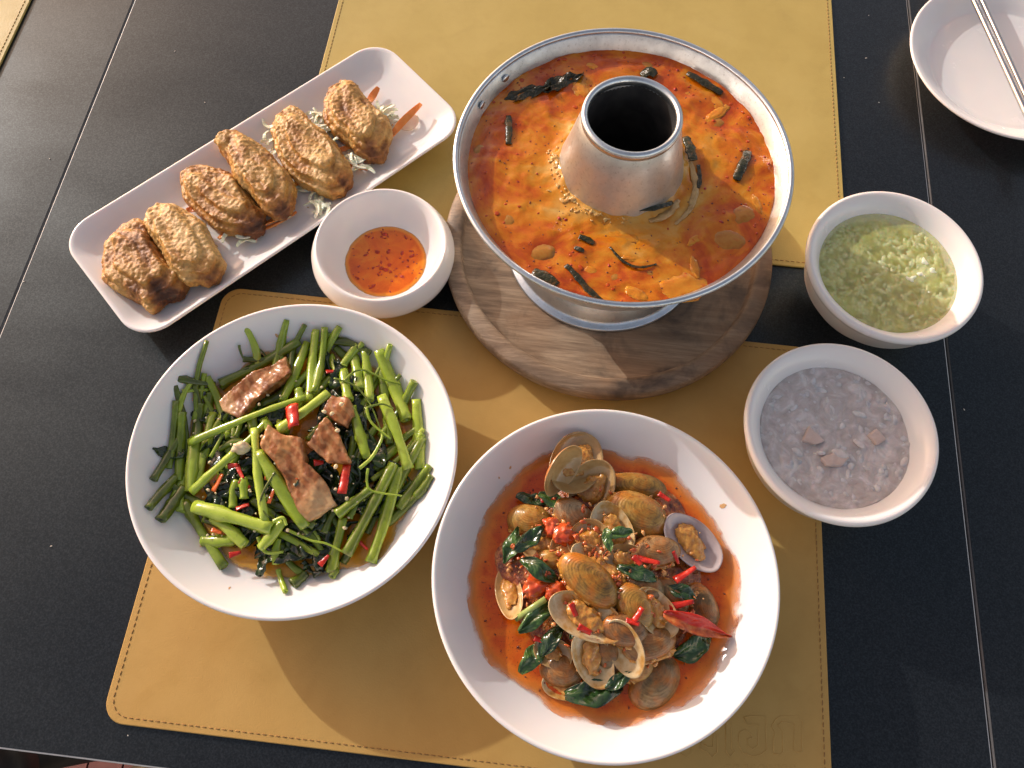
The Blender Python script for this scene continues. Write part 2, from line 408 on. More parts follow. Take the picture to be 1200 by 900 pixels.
# ------------------------------------------------------------------ placemats
def placemat(cx, cy, w, h, mt, label, seed, ang=0.0, z0=.0003):
    t = empty('placemat', (cx, cy, z0), label, 'placemat', 'stitched leather placemats')
    nx, ny = 60, 42; r = .014; th = .0019; ca, sa = math.cos(ang), math.sin(ang)
    def lp(ins, z, n=10):
        return [(cx + a * ca - b * sa, cy + a * sa + b * ca, z0 + z) for a, b in rrect(w - 2 * ins, h - 2 * ins, r - ins * .5, n)]
    V, Fc = loft([lp(.0004, 0), lp(0, .0004), lp(0, th - .0005), lp(.0005, th)]); part('leather_sheet', V, Fc, mt, t, smooth=False)
    path = [Vector(p) for p in lp(.0042, th, 14)]; path.append(path[0]); VV = []; acc = 0.0; step = .0042
    seg = []
    for a, b in zip(path[:-1], path[1:]):
        l = (b - a).length; d = (b - a) / l
        while acc < l:
            seg.append((a + d * acc, d)); acc += step
        acc -= l
    parts = []
    for p, d in seg:
        e = .00135; s = Vector((-d.y, d.x, 0)) * .0001
        parts.append(tube([p - d * e + s, p - d * e * .4 + Vector((0, 0, .00018)) + s * .5, p + d * e * .4 + Vector((0, 0, .00018)) - s * .5, p + d * e - s], .00032, 5))
    V, Fc = join(parts); o = part('stitching', V, Fc, THREAD, t); o['kind'] = 'stuff'
    return t
MATZ = .0022
mat1 = placemat(-.0213, .1115, .450, .308, LEATHER, 'tan leather placemat with pressed lettering under the clam and greens plates', 1)
placemat(.0072, .4895, .4505, .309, LEATHER2, 'khaki leather placemat under the hot pot board, without lettering in view', 2)
placemat(-.7215, .4900, .4505, .309, LEATHER2, 'pale leather placemat corner on the table beside the chicken plate', 3)
# pressed lettering on the tan mat: thin ridges along the letter outlines
def LP(x, y): return P(780 + x / 5.4545, 800 + y / 5.4545, MATZ)
strokes = [
 [(692, 452), (690, 372), (700, 318), (678, 282), (700, 240), (730, 216), (850, 216), (876, 250), (872, 440), (842, 447), (820, 432), (826, 262), (742, 250), (716, 272), (748, 304), (752, 440), (732, 462), (692, 452)],
 [(500, 222), (530, 214), (640, 214), (646, 430), (612, 458), (560, 472), (492, 446), (468, 392), (472, 318), (512, 300), (548, 330), (556, 352), (524, 360), (526, 402), (556, 424), (590, 402), (596, 268), (520, 268), (500, 222)],
 [(384, 262), (388, 440), (414, 474), (442, 440), (424, 420), (420, 256), (402, 246), (384, 262)],
 [(228, 380), (222, 420), (262, 440), (296, 478), (330, 446), (334, 330), (306, 330), (304, 410), (270, 412), (246, 392)],
 [(96, 452), (130, 478), (160, 452), (160, 424)]]
for k, x in enumerate((380, 440, 500, 545, 600, 650, 700, 745, 800)):
    strokes.append([(x, 545), (x + 4, 528), (x + 26, 526), (x + 30, 545)])
emb = []
for s in strokes:
    pts = [LP(x, y) for x, y in s]
    emb.append(tube([p + Vector((0, 0, -.00012)) for p in pts], .00042 if len(s) > 5 else .0003, 6))
V, Fc = join(emb); o = part('pressed_lettering', V, Fc, LEATHER, mat1); o['label'] = 'pressed letter outlines in the same tan leather'

# ------------------------------------------------------------------ dishes
PL_IN = [(.1022, .0450), (.0965, .0365), (.087, .0262), (.076, .0185), (.062, .0138), (.045, .0116), (0, .0110)]
PL = [(0, .003), (.054, .003), (.0555, 0), (.0595, 0), (.062, .003), (.083, .0165), (.096, .0305), (.1030, .0405), (.1054, .0438), (.1057, .0452), (.1052, .0464), (.1041, .0468), (.1030, .0463)]
def plate(cx, cy, label):
    V, Fc = lathe([(r, z + MATZ) for r, z in PL + PL_IN], cx, cy, 160)
    return solo('dinner_plate', V, Fc, WHITE, label, 'plate', 'deep round white plates', base=Vector((cx, cy, MATZ)))
PIN = [(r, z + MATZ) for r, z in PL_IN]
CL = (.0535, .0760); VG = (-.1515, .1307)
plate(*CL, 'deep round white plate holding clams in red chilli sauce')
plate(*VG, 'deep round white plate holding stir-fried greens with pork')
# chicken dish
CH = Vector((-.226, .355, 0)); CA = math.radians(47.3)
def ch(u, v, z): return (CH.x + u * math.cos(CA) - v * math.sin(CA), CH.y + u * math.sin(CA) + v * math.cos(CA), z)
def chl(ins, z, r): return [ch(a, b, z + MATZ) for a, b in rrect(.306 - 2 * ins, .1205 - 2 * ins, max(.004, r), 10)]
CHZ = .0095
V, Fc = loft([chl(.030, .0, .012), chl(.026, 0, .014), chl(.024, .003, .015), chl(.012, .008, .02), chl(.003, .015, .024), chl(.0002, .0190, .025), chl(0, .0200, .025), chl(.0006, .0208, .025), chl(.0018, .0208, .024),
              chl(.0035, .0198, .023), chl(.0080, .0160, .021), chl(.0135, .0122, .018), chl(.020, .0101, .015), chl(.030, .0095, .012)])
solo('serving_platter', V, Fc, WHITE, 'long rectangular white platter with rounded corners holding fried chicken wings', 'platter', base=Vector((CH.x, CH.y, MATZ)))
# rice bowls
BW_IN = [(.0578, .0556), (.0550, .0540), (.0515, .0490), (.0492, .0450), (.045, .036), (.035, .021), (.02, .013), (0, .012)]
BW = [(0, .003), (.025, .003), (.026, 0), (.0295, 0), (.031, .005), (.044, .014), (.0545, .030), (.0575, .044), (.0592, .0485), (.0612, .0505), (.0619, .0528), (.0616, .0550), (.0604, .0562), (.0590, .0563)]
def bowl(cx, cy, z, label):
    V, Fc = lathe([(r, q + z) for r, q in BW + BW_IN], cx, cy, 128)
    return solo('soup_bowl', V, Fc, CREAM, label, 'bowl', 'small round soup bowls', base=Vector((cx, cy, z)))
GB = (.2418, .3114); CB = (.1972, .1808)
bowl(*GB, 0.0, 'small off-white bowl of clear green broth with rice')
bowl(*CB, MATZ, 'small off-white bowl of pale rice porridge')
# dipping sauce dish, resting partly on the mat edge
SB = (-.1250, .2955); SZ = MATZ
SD_IN = [(.0462, .0362), (.0450, .0345), (.0425, .0275), (.0385, .0205), (.0345, .0150), (.0310, .0118), (.025, .0085), (.016, .0065), (0, .0060)]
SD = [(0, .003), (.024, .003), (.025, 0), (.029, 0), (.031, .003), (.040, .0075), (.048, .0130), (.0525, .0185), (.0536, .0225), (.0530, .0265), (.0508, .0320), (.0490, .0356), (.0481, .0367), (.0471, .0369)]
V, Fc = lathe([(r, z + SZ) for r, z in SD + SD_IN], *SB, 112)
solo('sauce_dish', V, Fc, WHITE, 'small round white dish holding orange sweet chilli sauce', 'dish', base=Vector((SB[0], SB[1], SZ)))
SIN = [(r, z + SZ) for r, z in SD_IN]
# far plate with chopsticks
FP = (.3791, .5542)
V, Fc = lathe([(0, .003), (.05, .003), (.051, 0), (.055, 0), (.057, .003), (.078, .0125), (.0885, .0192), (.0898, .0208), (.0892, .0218), (.0876, .0218), (.080, .0172), (.0700, .0108), (.0672, .0084), (.0655, .0078), (.0640, .0080), (.0600, .0070), (0, .0068)], *FP, 128)
solo('side_plate', V, Fc, CREAM, 'empty round white plate with metal chopsticks laid across it', 'plate', base=Vector((FP[0], FP[1], 0)))
for k, (a, b) in enumerate((((1141, 0), (1200, 128)), ((1150.5, 0), (1201, 111)))):
    pa, pb = P(*a, .0252), P(*b, .0252); d = (pb - pa).normalized()
    V, Fc = tube([pa - d * .10, pa, pb, pb + d * .06], lambda t: .0019 + .0007 * t, 10)
    solo('chopstick', V, Fc, CHROME, 'thin steel chopstick lying across the empty white plate', 'chopstick', 'pair of steel chopsticks')

# ------------------------------------------------------------------ hot pot on its board
BD = (.042, .325)
V, Fc = lathe([(0, MATZ), (.110, MATZ), (.1165, .004), (.1215, .0085), (.1245, .0145), (.1250, .0190), (.1245, .0232), (.1230, .0252), (.1150, .0265), (.1128, .0262), (.1114, .0245), (.1106, .0188), (.1095, .0176), (.07, .0174), (0, .0174)], *BD, 144, .004, 3)
solo('wooden_board', V, Fc, WOOD, 'round worn wooden board with a raised rim under the hot pot', 'board', base=Vector((BD[0], BD[1], MATZ)))
PT = (.0393, .3270); BZ = .0176
pot = empty('hot_pot', (PT[0], PT[1], BZ), 'dented aluminium hot pot with a central chimney, full of orange soup', 'hot pot')
def pl(name, prof, m, par=pot, n=128, wob=0.0): V, Fc = lathe(prof, *PT, n, wob); return part(name, V, Fc, m, par)
bowlp = pl('bowl', [(0, .033), (.045, .033), (.060, .037), (.074, .052), (.0885, .078), (.0985, .104), (.1028, .1135), (.1055, .1190), (.1066, .1208),
                    (.1062, .1222), (.1048, .1205), (.1005, .1120), (.0955, .095), (.085, .075), (.05, .045), (0, .044)], STEEL)
pl('rim', [(.1072 + .0019 * math.cos(math.radians(q)), .1219 + .0019 * math.sin(math.radians(q))) for q in range(0, 361, 30)], STEELB, wob=.003)
pl('foot_ring', [(.0640, .0400), (.0655, .0385), (.0690, .0240), (.0712, .0212), (.0735, .0208), (.0747, .0196), (.0745, .0182), (.0730, .0177), (.0700, .0180), (.0670, .0220), (.0625, .0380)], STEELB)
chim = pl('chimney', [(.0445, .102), (.0425, .108), (.0408, .1135), (.0375, .1255), (.0340, .1400), (.0318, .1495), (.0298, .1550), (.0282, .1580), (.0272, .1570), (.0268, .150), (.0280, .13), (.032, .10), (.034, .06), (.034, .044)], STEEL, wob=.004)
V, Fc = lathe([(.0291, .1545), (.0302, .1555), (.0307, .1580), (.0302, .1602), (.0288, .1612), (.0272, .1606), (.0264, .1588), (.0264, .1560)], *PT, 96, .006); part('chimney_lip', V, Fc, STEELB, chim)
V, Fc = lathe([(.0272, .1560), (.0266, .150), (.0275, .13), (.0312, .10), (.0330, .05), (0, .0480)], *PT, 64); part('flue', V, Fc, SOOT, chim)
for px, py in ((594, 91), (566, 122)):
    q = P(px, py, .118); d = Vector((q.x - PT[0], q.y - PT[1], 0)).normalized(); c = Vector((PT[0], PT[1], .1170)) + d * .1020
    v, f = blob(c, (.0012, .0032, .0026), (0, 0, math.atan2(d.y, d.x)), 3, .02); part('rivet', v, f, STEELB, pot)

# ------------------------------------------------------------------ fried chicken wings
def m_wing():
    m, nt, b = newmat('crisp_fried_skin')
    a = tex(nt, 75, 5, .6, .5); f = tex(nt, 420, 5, .65); oi = nd(nt, 'ShaderNodeObjectInfo').outputs['Random']
    at = nd(nt, 'ShaderNodeAttribute', attribute_name='crisp').outputs['Fac']
    k = math_(nt, 'ADD', math_(nt, 'MULTIPLY', a, .65), math_(nt, 'MULTIPLY', at, .45))
    k = math_(nt, 'ADD', k, math_(nt, 'MULTIPLY', math_(nt, 'SUBTRACT', oi, .5), .14))
    c = ramp(nt, k, [(.26, (.62, .39, .135)), (.42, (.53, .28, .066)), (.56, (.37, .155, .030)), (.72, (.17, .056, .013)), (.90, (.040, .014, .005))])
    c = mixcol(nt, math_(nt, 'MULTIPLY', ramp(nt, f, [(.5, (0,) * 3), (.72, (1,) * 3)]), .55), c, (.17, .065, .02))
    nt.links.new(c, b.inputs['Base Color'])
    nt.links.new(ramp(nt, f, [(.35, (.36,) * 3), (.7, (.62,) * 3)]), b.inputs['Roughness'])
    b.inputs['Subsurface Weight'].default_value = .25; b.inputs['Subsurface Scale'].default_value = .0022
    b.inputs['Subsurface Radius'].default_value = (1, .45, .15)
    bump(nt, b, math_(nt, 'ADD', f, math_(nt, 'MULTIPLY', tex(nt, 170, 4), .8)), .8, .0008); return m
WING = m_wing()
def crop1(x, y, z): return P(60 + x / 2.4, 40 + y / 2.4, z)
wings = [  # outline in crop pixels, thick end, bony end, thickness, lift, browning, label
 ([(200, 548), (245, 533), (275, 545), (290, 590), (325, 640), (365, 685), (350, 725), (310, 745), (275, 768), (250, 745), (200, 715), (158, 690), (155, 650), (165, 595)], (215, 560), (330, 735), .021, .0, .24, 'darkest brown fried wing at the free end of the row'),
 ([(280, 510), (310, 488), (350, 492), (400, 515), (430, 545), (450, 590), (475, 640), (455, 685), (430, 692), (405, 685), (380, 690), (355, 672), (330, 640), (300, 590), (278, 545)], (310, 505), (452, 672), .021, .004, .0, 'pale golden fried wing leaning on the darkest brown wing'),
 ([(378, 398), (410, 378), (450, 382), (500, 395), (530, 410), (545, 440), (565, 480), (592, 510), (585, 545), (560, 558), (515, 552), (470, 540), (425, 505), (385, 465), (374, 430)], (395, 400), (585, 540), .020, .0, .03, 'golden fried wing lying flat, third from the dark end of the row'),
 ([(478, 320), (510, 292), (545, 300), (575, 315), (620, 345), (655, 385), (672, 420), (668, 465), (650, 498), (620, 500), (590, 485), (560, 440), (530, 400), (500, 360)], (500, 305), (650, 495), .022, .006, .12, 'fried wing with a curled knobbly tip lying over its flat golden neighbour'),
 ([(635, 250), (660, 222), (690, 214), (715, 235), (760, 285), (800, 315), (822, 350), (832, 400), (815, 432), (780, 440), (740, 425), (700, 410), (660, 370), (640, 320), (630, 280)], (655, 235), (825, 415), .023, .001, .05, 'fried wing resting on cabbage shreds between curled wing and reddish wing'),
 ([(790, 160), (820, 141), (850, 150), (875, 180), (905, 210), (935, 240), (948, 275), (940, 310), (925, 338), (890, 342), (860, 325), (845, 300), (800, 275), (775, 240), (773, 195)], (815, 155), (895, 330), .022, .001, .26, 'reddish brown fried wing beside the big carrot curl')]
for k, (poly, a, b, T, lift, br, lab) in enumerate(wings):
    z0 = CHZ + MATZ + lift; zm = z0 + T * .5; w = [crop1(x, y, zm) for x, y in poly]; n = len(w); c = sum(w, Vector()) / n
    pa, pb = crop1(*a, zm), crop1(*b, zm); d = pb - pa; L = d.length; d.normalize(); sd = 7.7 * k; s_ = Vector((-d.y, d.x, 0))
    def shr(f, off=0.0): return [c + (p - c) * (f * 1.11) + s_ * off for p in w]
    pr = [prism(shr(.90), z0, z0 + T * .30), prism(shr(1.0), z0 + T * .12, z0 + T * .62), prism(shr(.86), z0 + T * .2, z0 + T * .86), prism(shr(.60, L * .03 * (-1) ** k), z0 + T * .2, z0 + T * 1.06),
          blob(pa + d * L * .34 + Vector((0, 0, T * .18)), (L * .34, L * .16, T * .42), (0, .1, math.atan2(d.y, d.x) + .25 * (-1) ** k), 3, .1, 1.5, k), blob(pb - d * L * .10 + Vector((0, 0, -T * .05)), (L * .10, L * .13, T * .42), (0, 0, math.atan2(d.y, d.x)), 3, .25, 2.2, k)]
    if k == 3: pr.append(blob(pa + d * L * .03 + Vector((0, 0, T * .2)), (L * .13, L * .12, T * .34), (0, 0, 0), 3, .3, 2.2, 4.4))
    V, Fc = fuse(pr, .0010, 6)
    ca, sa = d.x, d.y
    def disp(v, sd=sd, c0=c + s_ * (L * .06 * (-1) ** k)):
        u = (v.x * ca + v.y * sa); t = (-v.x * sa + v.y * ca)
        r1 = abs(noise.noise(Vector((u * 70 + sd, t * 150, v.z * 90)))); r2 = abs(noise.noise(Vector((u * 190 - sd, t * 260, v.z * 200)))); lo = noise.noise(Vector((u * 42 + sd, t * 42, v.z * 42)))
        cr = (v.x - c0.x) * -sa + (v.y - c0.y) * ca; val = math.exp(-((cr - .003 * math.sin(u * 90 + sd)) / .0030) ** 2)
        return .0022 * lo + .0014 * (.28 - r1) + .0009 * (.30 - r2) + .0006 * fbm(v, 420, 4, sd) - .0012 * val
    V, Fc = fuse([(V, Fc)], .00075, 1, disp)
    zmin = CHZ + MATZ + .0003; V = [Vector((v.x, v.y, max(v.z, zmin))) for v in V]
    o = solo('chicken_wing', V, Fc, WING, lab, 'chicken wing', 'fried wings in a row on the platter')
    at = o.data.attributes.new('crisp', 'FLOAT', 'POINT')
    at.data.foreach_set('value', [max(0, min(1, .08 + br - 150 * disp(v) + .30 * fbm(v, 60, 3, sd + 2) + .85 * max(0, 1 - (v - pb).length / (L * .24)))) for v in V])
# little crumb beside the first wing
v, f = blob(crop1(165, 586, CHZ + MATZ + .0022), (.0032, .0016, .0016), (0, 0, .1), 3, .4, 2.5, 3); solo('batter_crumb', v, f, WING, 'tiny brown batter crumb beside the darkest wing', 'crumb')

r_ = random.Random(3); parts = []
for i in range(60):
    u_ = r_.uniform(-.12, .11); v_ = r_.gauss(0, .020); q = ch(u_, max(-.036, min(.036, v_)), CHZ + MATZ + .0004); t = r_.uniform(.0003, .0009); parts.append(blob(q, (t * 1.4, t, t * .6), (0, 0, i), 1, .4, 2, i))
V, Fc = join(parts); solo('batter_crumbs', V, Fc, WING, 'fine brown batter crumbs scattered on the long platter', 'crumbs', kind='stuff')
CABB = std('cabbage', [(.3, (.62, .66, .42)), (.6, (.78, .78, .62))], 120, .35, sss=.3)
CARR = std('carrot', [(.3, (.72, .21, .035)), (.7, (.80, .32, .08))], 150, .35, bs=400, sss=.3)
def strip(pts, w, th, seed=0.0, tw=.6):                    # a shaved ribbon along a path
    pts = [Vector(p) for p in catmull([tuple(p) for p in pts], 4)]; n = len(pts); V, Fc = [], []
    for i, p in enumerate(pts):
        d = (pts[min(i + 1, n - 1)] - pts[max(0, i - 1)]).normalized(); s = d.cross(Vector((0, 0, 1))).normalized(); u = s.cross(d)
        a = tw * math.sin(i * .5 + seed); s2 = s * math.cos(a) + u * math.sin(a); u2 = u * math.cos(a) - s * math.sin(a)
        t = i / (n - 1); ww = w * (.35 + .65 * math.sin(math.pi * min(1, max(0, t * .9 + .08)))) / 2
        for x, y in ((-1, -1), (1, -1), (1, 1), (-1, 1)): V.append(p + s2 * (ww * x) + u2 * (th * y * .5))
    for i in range(n - 1):
        for j in range(4): k = (j + 1) % 4; Fc.append((i * 4 + j, i * 4 + k, i * 4 + 4 + k, i * 4 + 4 + j))
    Fc += [(3, 2, 1, 0), tuple((n - 1) * 4 + j for j in range(4))]
    return V, Fc
zf = CHZ + MATZ
cab = [(760, 225), (745, 250), (770, 285), (640, 245), (620, 300), (640, 330), (560, 285), (930, 225), (940, 250), (865, 345), (850, 365), (880, 350), (745, 470), (755, 490), (735, 450), (545, 580), (530, 570), (500, 560), (690, 430), (650, 520), (720, 440), (790, 300), (775, 265), (910, 215), (820, 350), (610, 260), (755, 240), (770, 310), (600, 290), (840, 300)] + [(rng.gauss(757, 16), rng.gauss(262, 32)) for _ in range(22)] + [(rng.gauss(928, 12), rng.gauss(232, 16)) for _ in range(12)] + [(rng.gauss(640, 14), rng.gauss(265, 22)) for _ in range(8)] + [(rng.gauss(748, 12), rng.gauss(478, 14)) for _ in range(8)] + [(rng.gauss(870, 18), rng.gauss(352, 10)) for _ in range(8)]
for k, (x, y) in enumerate(cab):
    c = crop1(x, y, zf + .002 + rng.random() * .008); a = rng.uniform(0, 6.28); L = rng.uniform(.006, .013); pts = []
    for t in (-1, -.3, .4, 1): pts.append(c + Vector((math.cos(a + t * .5), math.sin(a + t * .5), 0)) * (t * L) + Vector((0, 0, rng.uniform(-.001, .0015))))
    V, Fc = strip(pts, .0034, .0007, k); V = [Vector((p.x, p.y, max(p.z, zf + .0002))) for p in V]
    solo('cabbage_shred', V, Fc, CABB, 'pale green cabbage shred under the fried wings', 'cabbage', 'shredded cabbage on the platter', smooth=False)
car = [((1040, 196), (985, 250), (955, 290), .0060, 'big'), ((920, 150), (900, 180), (885, 205), .0060, 's'), ((960, 285), (935, 320), (920, 360), .0035, 's'), ((815, 378), (850, 372), (890, 380), .0042, 's'), ((800, 330), (830, 320), (860, 310), .004, 's'),
       ((380, 495), (410, 492), (440, 500), .005, 's'), ((470, 575), (500, 555), (540, 545), .004, 's'), ((590, 540), (620, 525), (650, 505), .004, 's'), ((660, 440), (690, 420), (720, 410), .004, 's'), ((690, 500), (640, 530), (600, 548), .003, 's')]
for k, (a, b, c, w, q) in enumerate(car):
    h = .004 if q == 's' else .007
    V, Fc = strip([crop1(*a, zf + h * 1.3), crop1(*b, zf + h), crop1(*c, zf + h * .6)], w, .0012, k, .5)
    solo('carrot_shred', V, Fc, CARR, 'orange carrot shred under the fried wings', 'carrot', 'shredded carrot on the platter', smooth=False)
PALEC = std('pale_carrot', [(.3, (.80, .55, .38)), (.7, (.86, .66, .5))], 150, .3, sss=.3)
V, Fc, uv = sheet(crop1(1010, 245, zf + .005), .019, .015, math.radians(50), .3, .06, 2.2, tilt=(.5, .1), th=.0006); V = [Vector((p.x, p.y, max(p.z, zf + .0002))) for p in V]
solo('carrot_curl', V, Fc, PALEC, 'broad pale carrot curl with an orange edge beside the reddish wing', 'carrot')

# ------------------------------------------------------------------ liquids
def m_sauce(name, c0, c1, c2, scale=45, speck=(.12, .01, .004), sp=.0, rough=.07, sss=.25, bst=.25, dist=1.0):
    m, nt, b = newmat(name)
    a = tex(nt, scale, 6, .62, dist); s = tex(nt, 650, 3, .6)
    c = ramp(nt, a, [(.30, c0), (.5, c1), (.70, c2)])
    if sp: c = mixcol(nt, math_(nt, 'MULTIPLY', ramp(nt, s, [(.60, (0,) * 3), (.68, (1,) * 3)]), sp), c, speck)
    nt.links.new(c, b.inputs['Base Color']); b.inputs['Roughness'].default_value = rough
    b.inputs['Subsurface Weight'].default_value = sss; b.inputs['Subsurface Scale'].default_value = .003; b.inputs['Subsurface Radius'].default_value = (1, .4, .15)
    th = nd(nt, 'ShaderNodeAttribute', attribute_name='thin').outputs['Fac']
    th = math_(nt, 'ADD', th, math_(nt, 'MULTIPLY', math_(nt, 'SUBTRACT', tex(nt, 70, 3, .55), .5), .12))
    nt.links.new(mixcol(nt, ramp(nt, th, [(.86, (0,) * 3), (.96, (1,) * 3)]), c, tuple(min(1, x * 1.15 + .05 * i_) for i_, x in zip((1, 1.6, .4), c2))), b.inputs['Base Color'])
    nt.links.new(ramp(nt, th, [(.91, (1,) * 3), (.97, (.60,) * 3), (1.0, (.05,) * 3)]), b.inputs['Alpha'])
    bump(nt, b, math_(nt, 'ADD', tex(nt, 120, 5), math_(nt, 'MULTIPLY', s, .3)), bst, .0012); return m
CHILLI = m_sauce('clam_chilli_sauce', (.42, .042, .001), (.54, .080, .002), (.62, .145, .005), 60, sp=.7, sss=.06, rough=.11)
GRAVY = m_sauce('greens_gravy', (.34, .10, .004), (.47, .17, .007), (.58, .25, .015), 50, sp=.3, speck=(.1, .03, .01), sss=.1)
SWEET = m_sauce('sweet_chilli_sauce', (.60, .085, .002), (.70, .145, .004), (.76, .24, .010), 60, sp=.25, speck=(.35, .02, .006), rough=.04, bst=.08)
def liquid(cx, cy, inner, level, m, name, label, cat, seed, **k):
    V, Fc = pool(cx, cy, inner, level, seed, **k); o = solo(name, V, Fc, m, label, cat, base=Vector((cx, cy, level)))
    n, nr = 140, 26; at = o.data.attributes.new('thin', 'FLOAT', 'POINT'); at.data.foreach_set('value', [0.0] + [(kk / nr) ** .6 for kk in range(1, nr + 1) for _ in range(n)])
    return o
liquid(*CL, PIN, .0262, CHILLI, 'chilli_sauce', 'glossy red chilli sauce pooled round the clams', 'sauce', 3.0, jit=.05, film=.03)
liquid(*VG, PIN, .0245, GRAVY, 'gravy', 'thin orange brown gravy under the stir-fried greens', 'gravy', 5.0, jit=.12, film=.0)
liquid(*SB, SIN, .0142, SWEET, 'dipping_sauce', 'orange sweet chilli dipping sauce in the small white dish', 'sauce', 8.0, jit=.0, film=.0, rip=.0001)
FLAKE = std('chilli_flake', [(.3, (.30, .018, .008)), (.7, (.48, .035, .012))], 300, .3)
FLAKED = std('dark_chilli_flake', [(.3, (.07, .015, .008)), (.7, (.22, .03, .01))], 300, .35)
def flakes(n, pos, size, seed):
    r = random.Random(seed); parts = []
    for i in range(n):
        c = pos(r); s = size * r.uniform(.5, 1.4)
        parts.append(blob(c, (s, s * r.uniform(.4, .8), s * .35), (r.uniform(-.4, .4), r.uniform(-.4, .4), r.uniform(0, 6)), 1, .3, 2.0, i))
    return join(parts)
def disc(cx, cy, rad, z):
    def f(r):
        a = r.uniform(0, 6.283); q = rad * math.sqrt(r.random()); return (cx + q * math.cos(a), cy + q * math.sin(a), z + r.uniform(-.0003, .0002))
    return f
V, Fc = flakes(60, disc(SB[0], SB[1], .029, .0143), .0011, 5); solo('chilli_flakes', V, Fc, FLAKE, 'red chilli flakes floating in the dipping sauce', 'chilli', kind='stuff')
V, Fc = flakes(26, disc(SB[0], SB[1], .026, .0141), .0022, 9); solo('chilli_bits', V, Fc, FLAKE, 'larger chilli scraps sunk in the dipping sauce', 'chilli', kind='stuff')

# ------------------------------------------------------------------ soup in the hot pot
def m_soup():
    m, nt, b = newmat('creamy_tom_yum')
    co = nd(nt, 'ShaderNodeTexCoord').outputs['Object']
    a = tex(nt, 17, 5, .55, 2.6, co); f = tex(nt, 330, 4, .6, .6, co); g = tex(nt, 80, 4, .55, 1.6, co)
    ln = nd(nt, 'ShaderNodeVectorMath', {0: co}, operation='LENGTH').outputs['Value']
    k = math_(nt, 'ADD', math_(nt, 'MULTIPLY', a, .85), math_(nt, 'MULTIPLY', g, .20))
    near = ramp(nt, ln, [(.040, (.24,) * 3), (.056, (.13,) * 3), (.076, (.02,) * 3), (.092, (-.03,) * 3)])
    k = math_(nt, 'ADD', k, near)
    c = ramp(nt, k, [(.40, (.36, .044, .001)), (.49, (.48, .088, .002)), (.57, (.55, .150, .003)), (.68, (.59, .225, .010)), (.88, (.62, .36, .085))])
    c = mixcol(nt, math_(nt, 'MULTIPLY', ramp(nt, f, [(.62, (0,) * 3), (.74, (1,) * 3)]), .35), c, (.30, .03, .005))
    nt.links.new(c, b.inputs['Base Color'])
    nt.links.new(ramp(nt, a, [(.4, (.05,) * 3), (.62, (.13,) * 3)]), b.inputs['Roughness'])
    b.inputs['Subsurface Weight'].default_value = .08; b.inputs['Subsurface Scale'].default_value = .003; b.inputs['Subsurface Radius'].default_value = (1, .4, .12)
    bump(nt, b, math_(nt, 'ADD', g, math_(nt, 'MULTIPLY', f, .12)), .16, .0016); return m
SOUP = m_soup(); SL = .1115
def soupz(x, y):
    d = math.hypot(x - PT[0], y - PT[1]); z = SL
    z += .0011 * fbm((x, y, 0), 55, 3, 2.0) + .0008 * max(0, fbm((x, y, 0), 120, 3, 7.0))
    z += .0045 * max(0, 1 - (d - .041) / .012) ** 2 * (.7 + .6 * noise.noise((x * 90, y * 90, 0)))
    return z
V, Fc = [], []; nr, na = 60, 240
for k in range(nr + 1):
    for i in range(na):
        a = 2 * math.pi * i / na; r = .0385 + (.1012 - .0385) * k / nr; x, y = PT[0] + r * math.cos(a), PT[1] + r * math.sin(a)
        V.append((x, y, soupz(x, y) if k < nr else SL))
for k in range(nr):
    for i in range(na): j = (i + 1) % na; Fc.append((k * na + i, k * na + j, (k + 1) * na + j, (k + 1) * na + i))
solo('hot_pot_soup', V, Fc, SOUP, 'creamy orange tom yum soup filling the hot pot round its chimney', 'soup', base=Vector((PT[0], PT[1], SL)))
def crop2(x, y, dz=0.0):
    p = P(500 + x / 2.609, 10 + y / 2.609, SL + dz); p.z = soupz(p.x, p.y) + dz; return p
HERB = std('dark_herb', [(.3, (.012, .014, .006)), (.55, (.035, .034, .010)), (.75, (.16, .06, .010))], 260, .16, bs=420, bstr=.8, bdist=.001, rand=.3)
MUSH = std('straw_mushroom', [(.3, (.36, .115, .008)), (.5, (.42, .185, .025)), (.75, (.40, .085, .006))], 110, .12, bs=150, sss=.3)
EGG = std('soft_fish_piece', [(.3, (.56, .165, .008)), (.55, (.62, .25, .018)), (.75, (.50, .11, .005))], 110, .14, bs=160, bstr=.5, sss=.35)
srefs = [((360, 160), 'hot pot wall with the two rivets'), ((950, 250), 'stained hot pot wall facing the empty plate'), ((1040, 640), 'hot pot wall facing the green broth'), ((560, 880), 'hot pot wall facing the clam plate'), ((180, 620), 'hot pot wall facing the sauce dish'), ((640, 170), 'sunlit lip of the chimney, behind it'), ((820, 450), 'chimney flank with the dark herb'), ((450, 620), 'foam at the chimney base'), ((770, 850), 'big yellow fish piece')]
srefs = [(P(500 + x / 2.609, 10 + y / 2.609, SL), n) for (x, y), n in srefs]
def soupl(what, p): return what + ' near the ' + min(srefs, key=lambda q: (Vector((q[0].x, q[0].y)) - Vector((p.x, p.y))).length)[1]
def herb(pts, w, flat=.5, g='dark herb stalks in the soup'):
    p = [crop2(x, y, dz) for x, y, dz in pts]; c = catmull([tuple(q) for q in p], 4); r = w / 2.609 * mpp(p[0]) * .5
    V, Fc = tube(c, lambda t: r * (.7 + .3 * math.sin(math.pi * (t * .9 + .05)) + .08 * math.sin(t * 17 + w)), 12, 0, flat * .55, .5, pts[0][0]); solo('herb_stalk', V, Fc, HERB, soupl(('thick' if w > 25 else 'thin') + ' dark herb stalk', p[1]), 'herb', g)
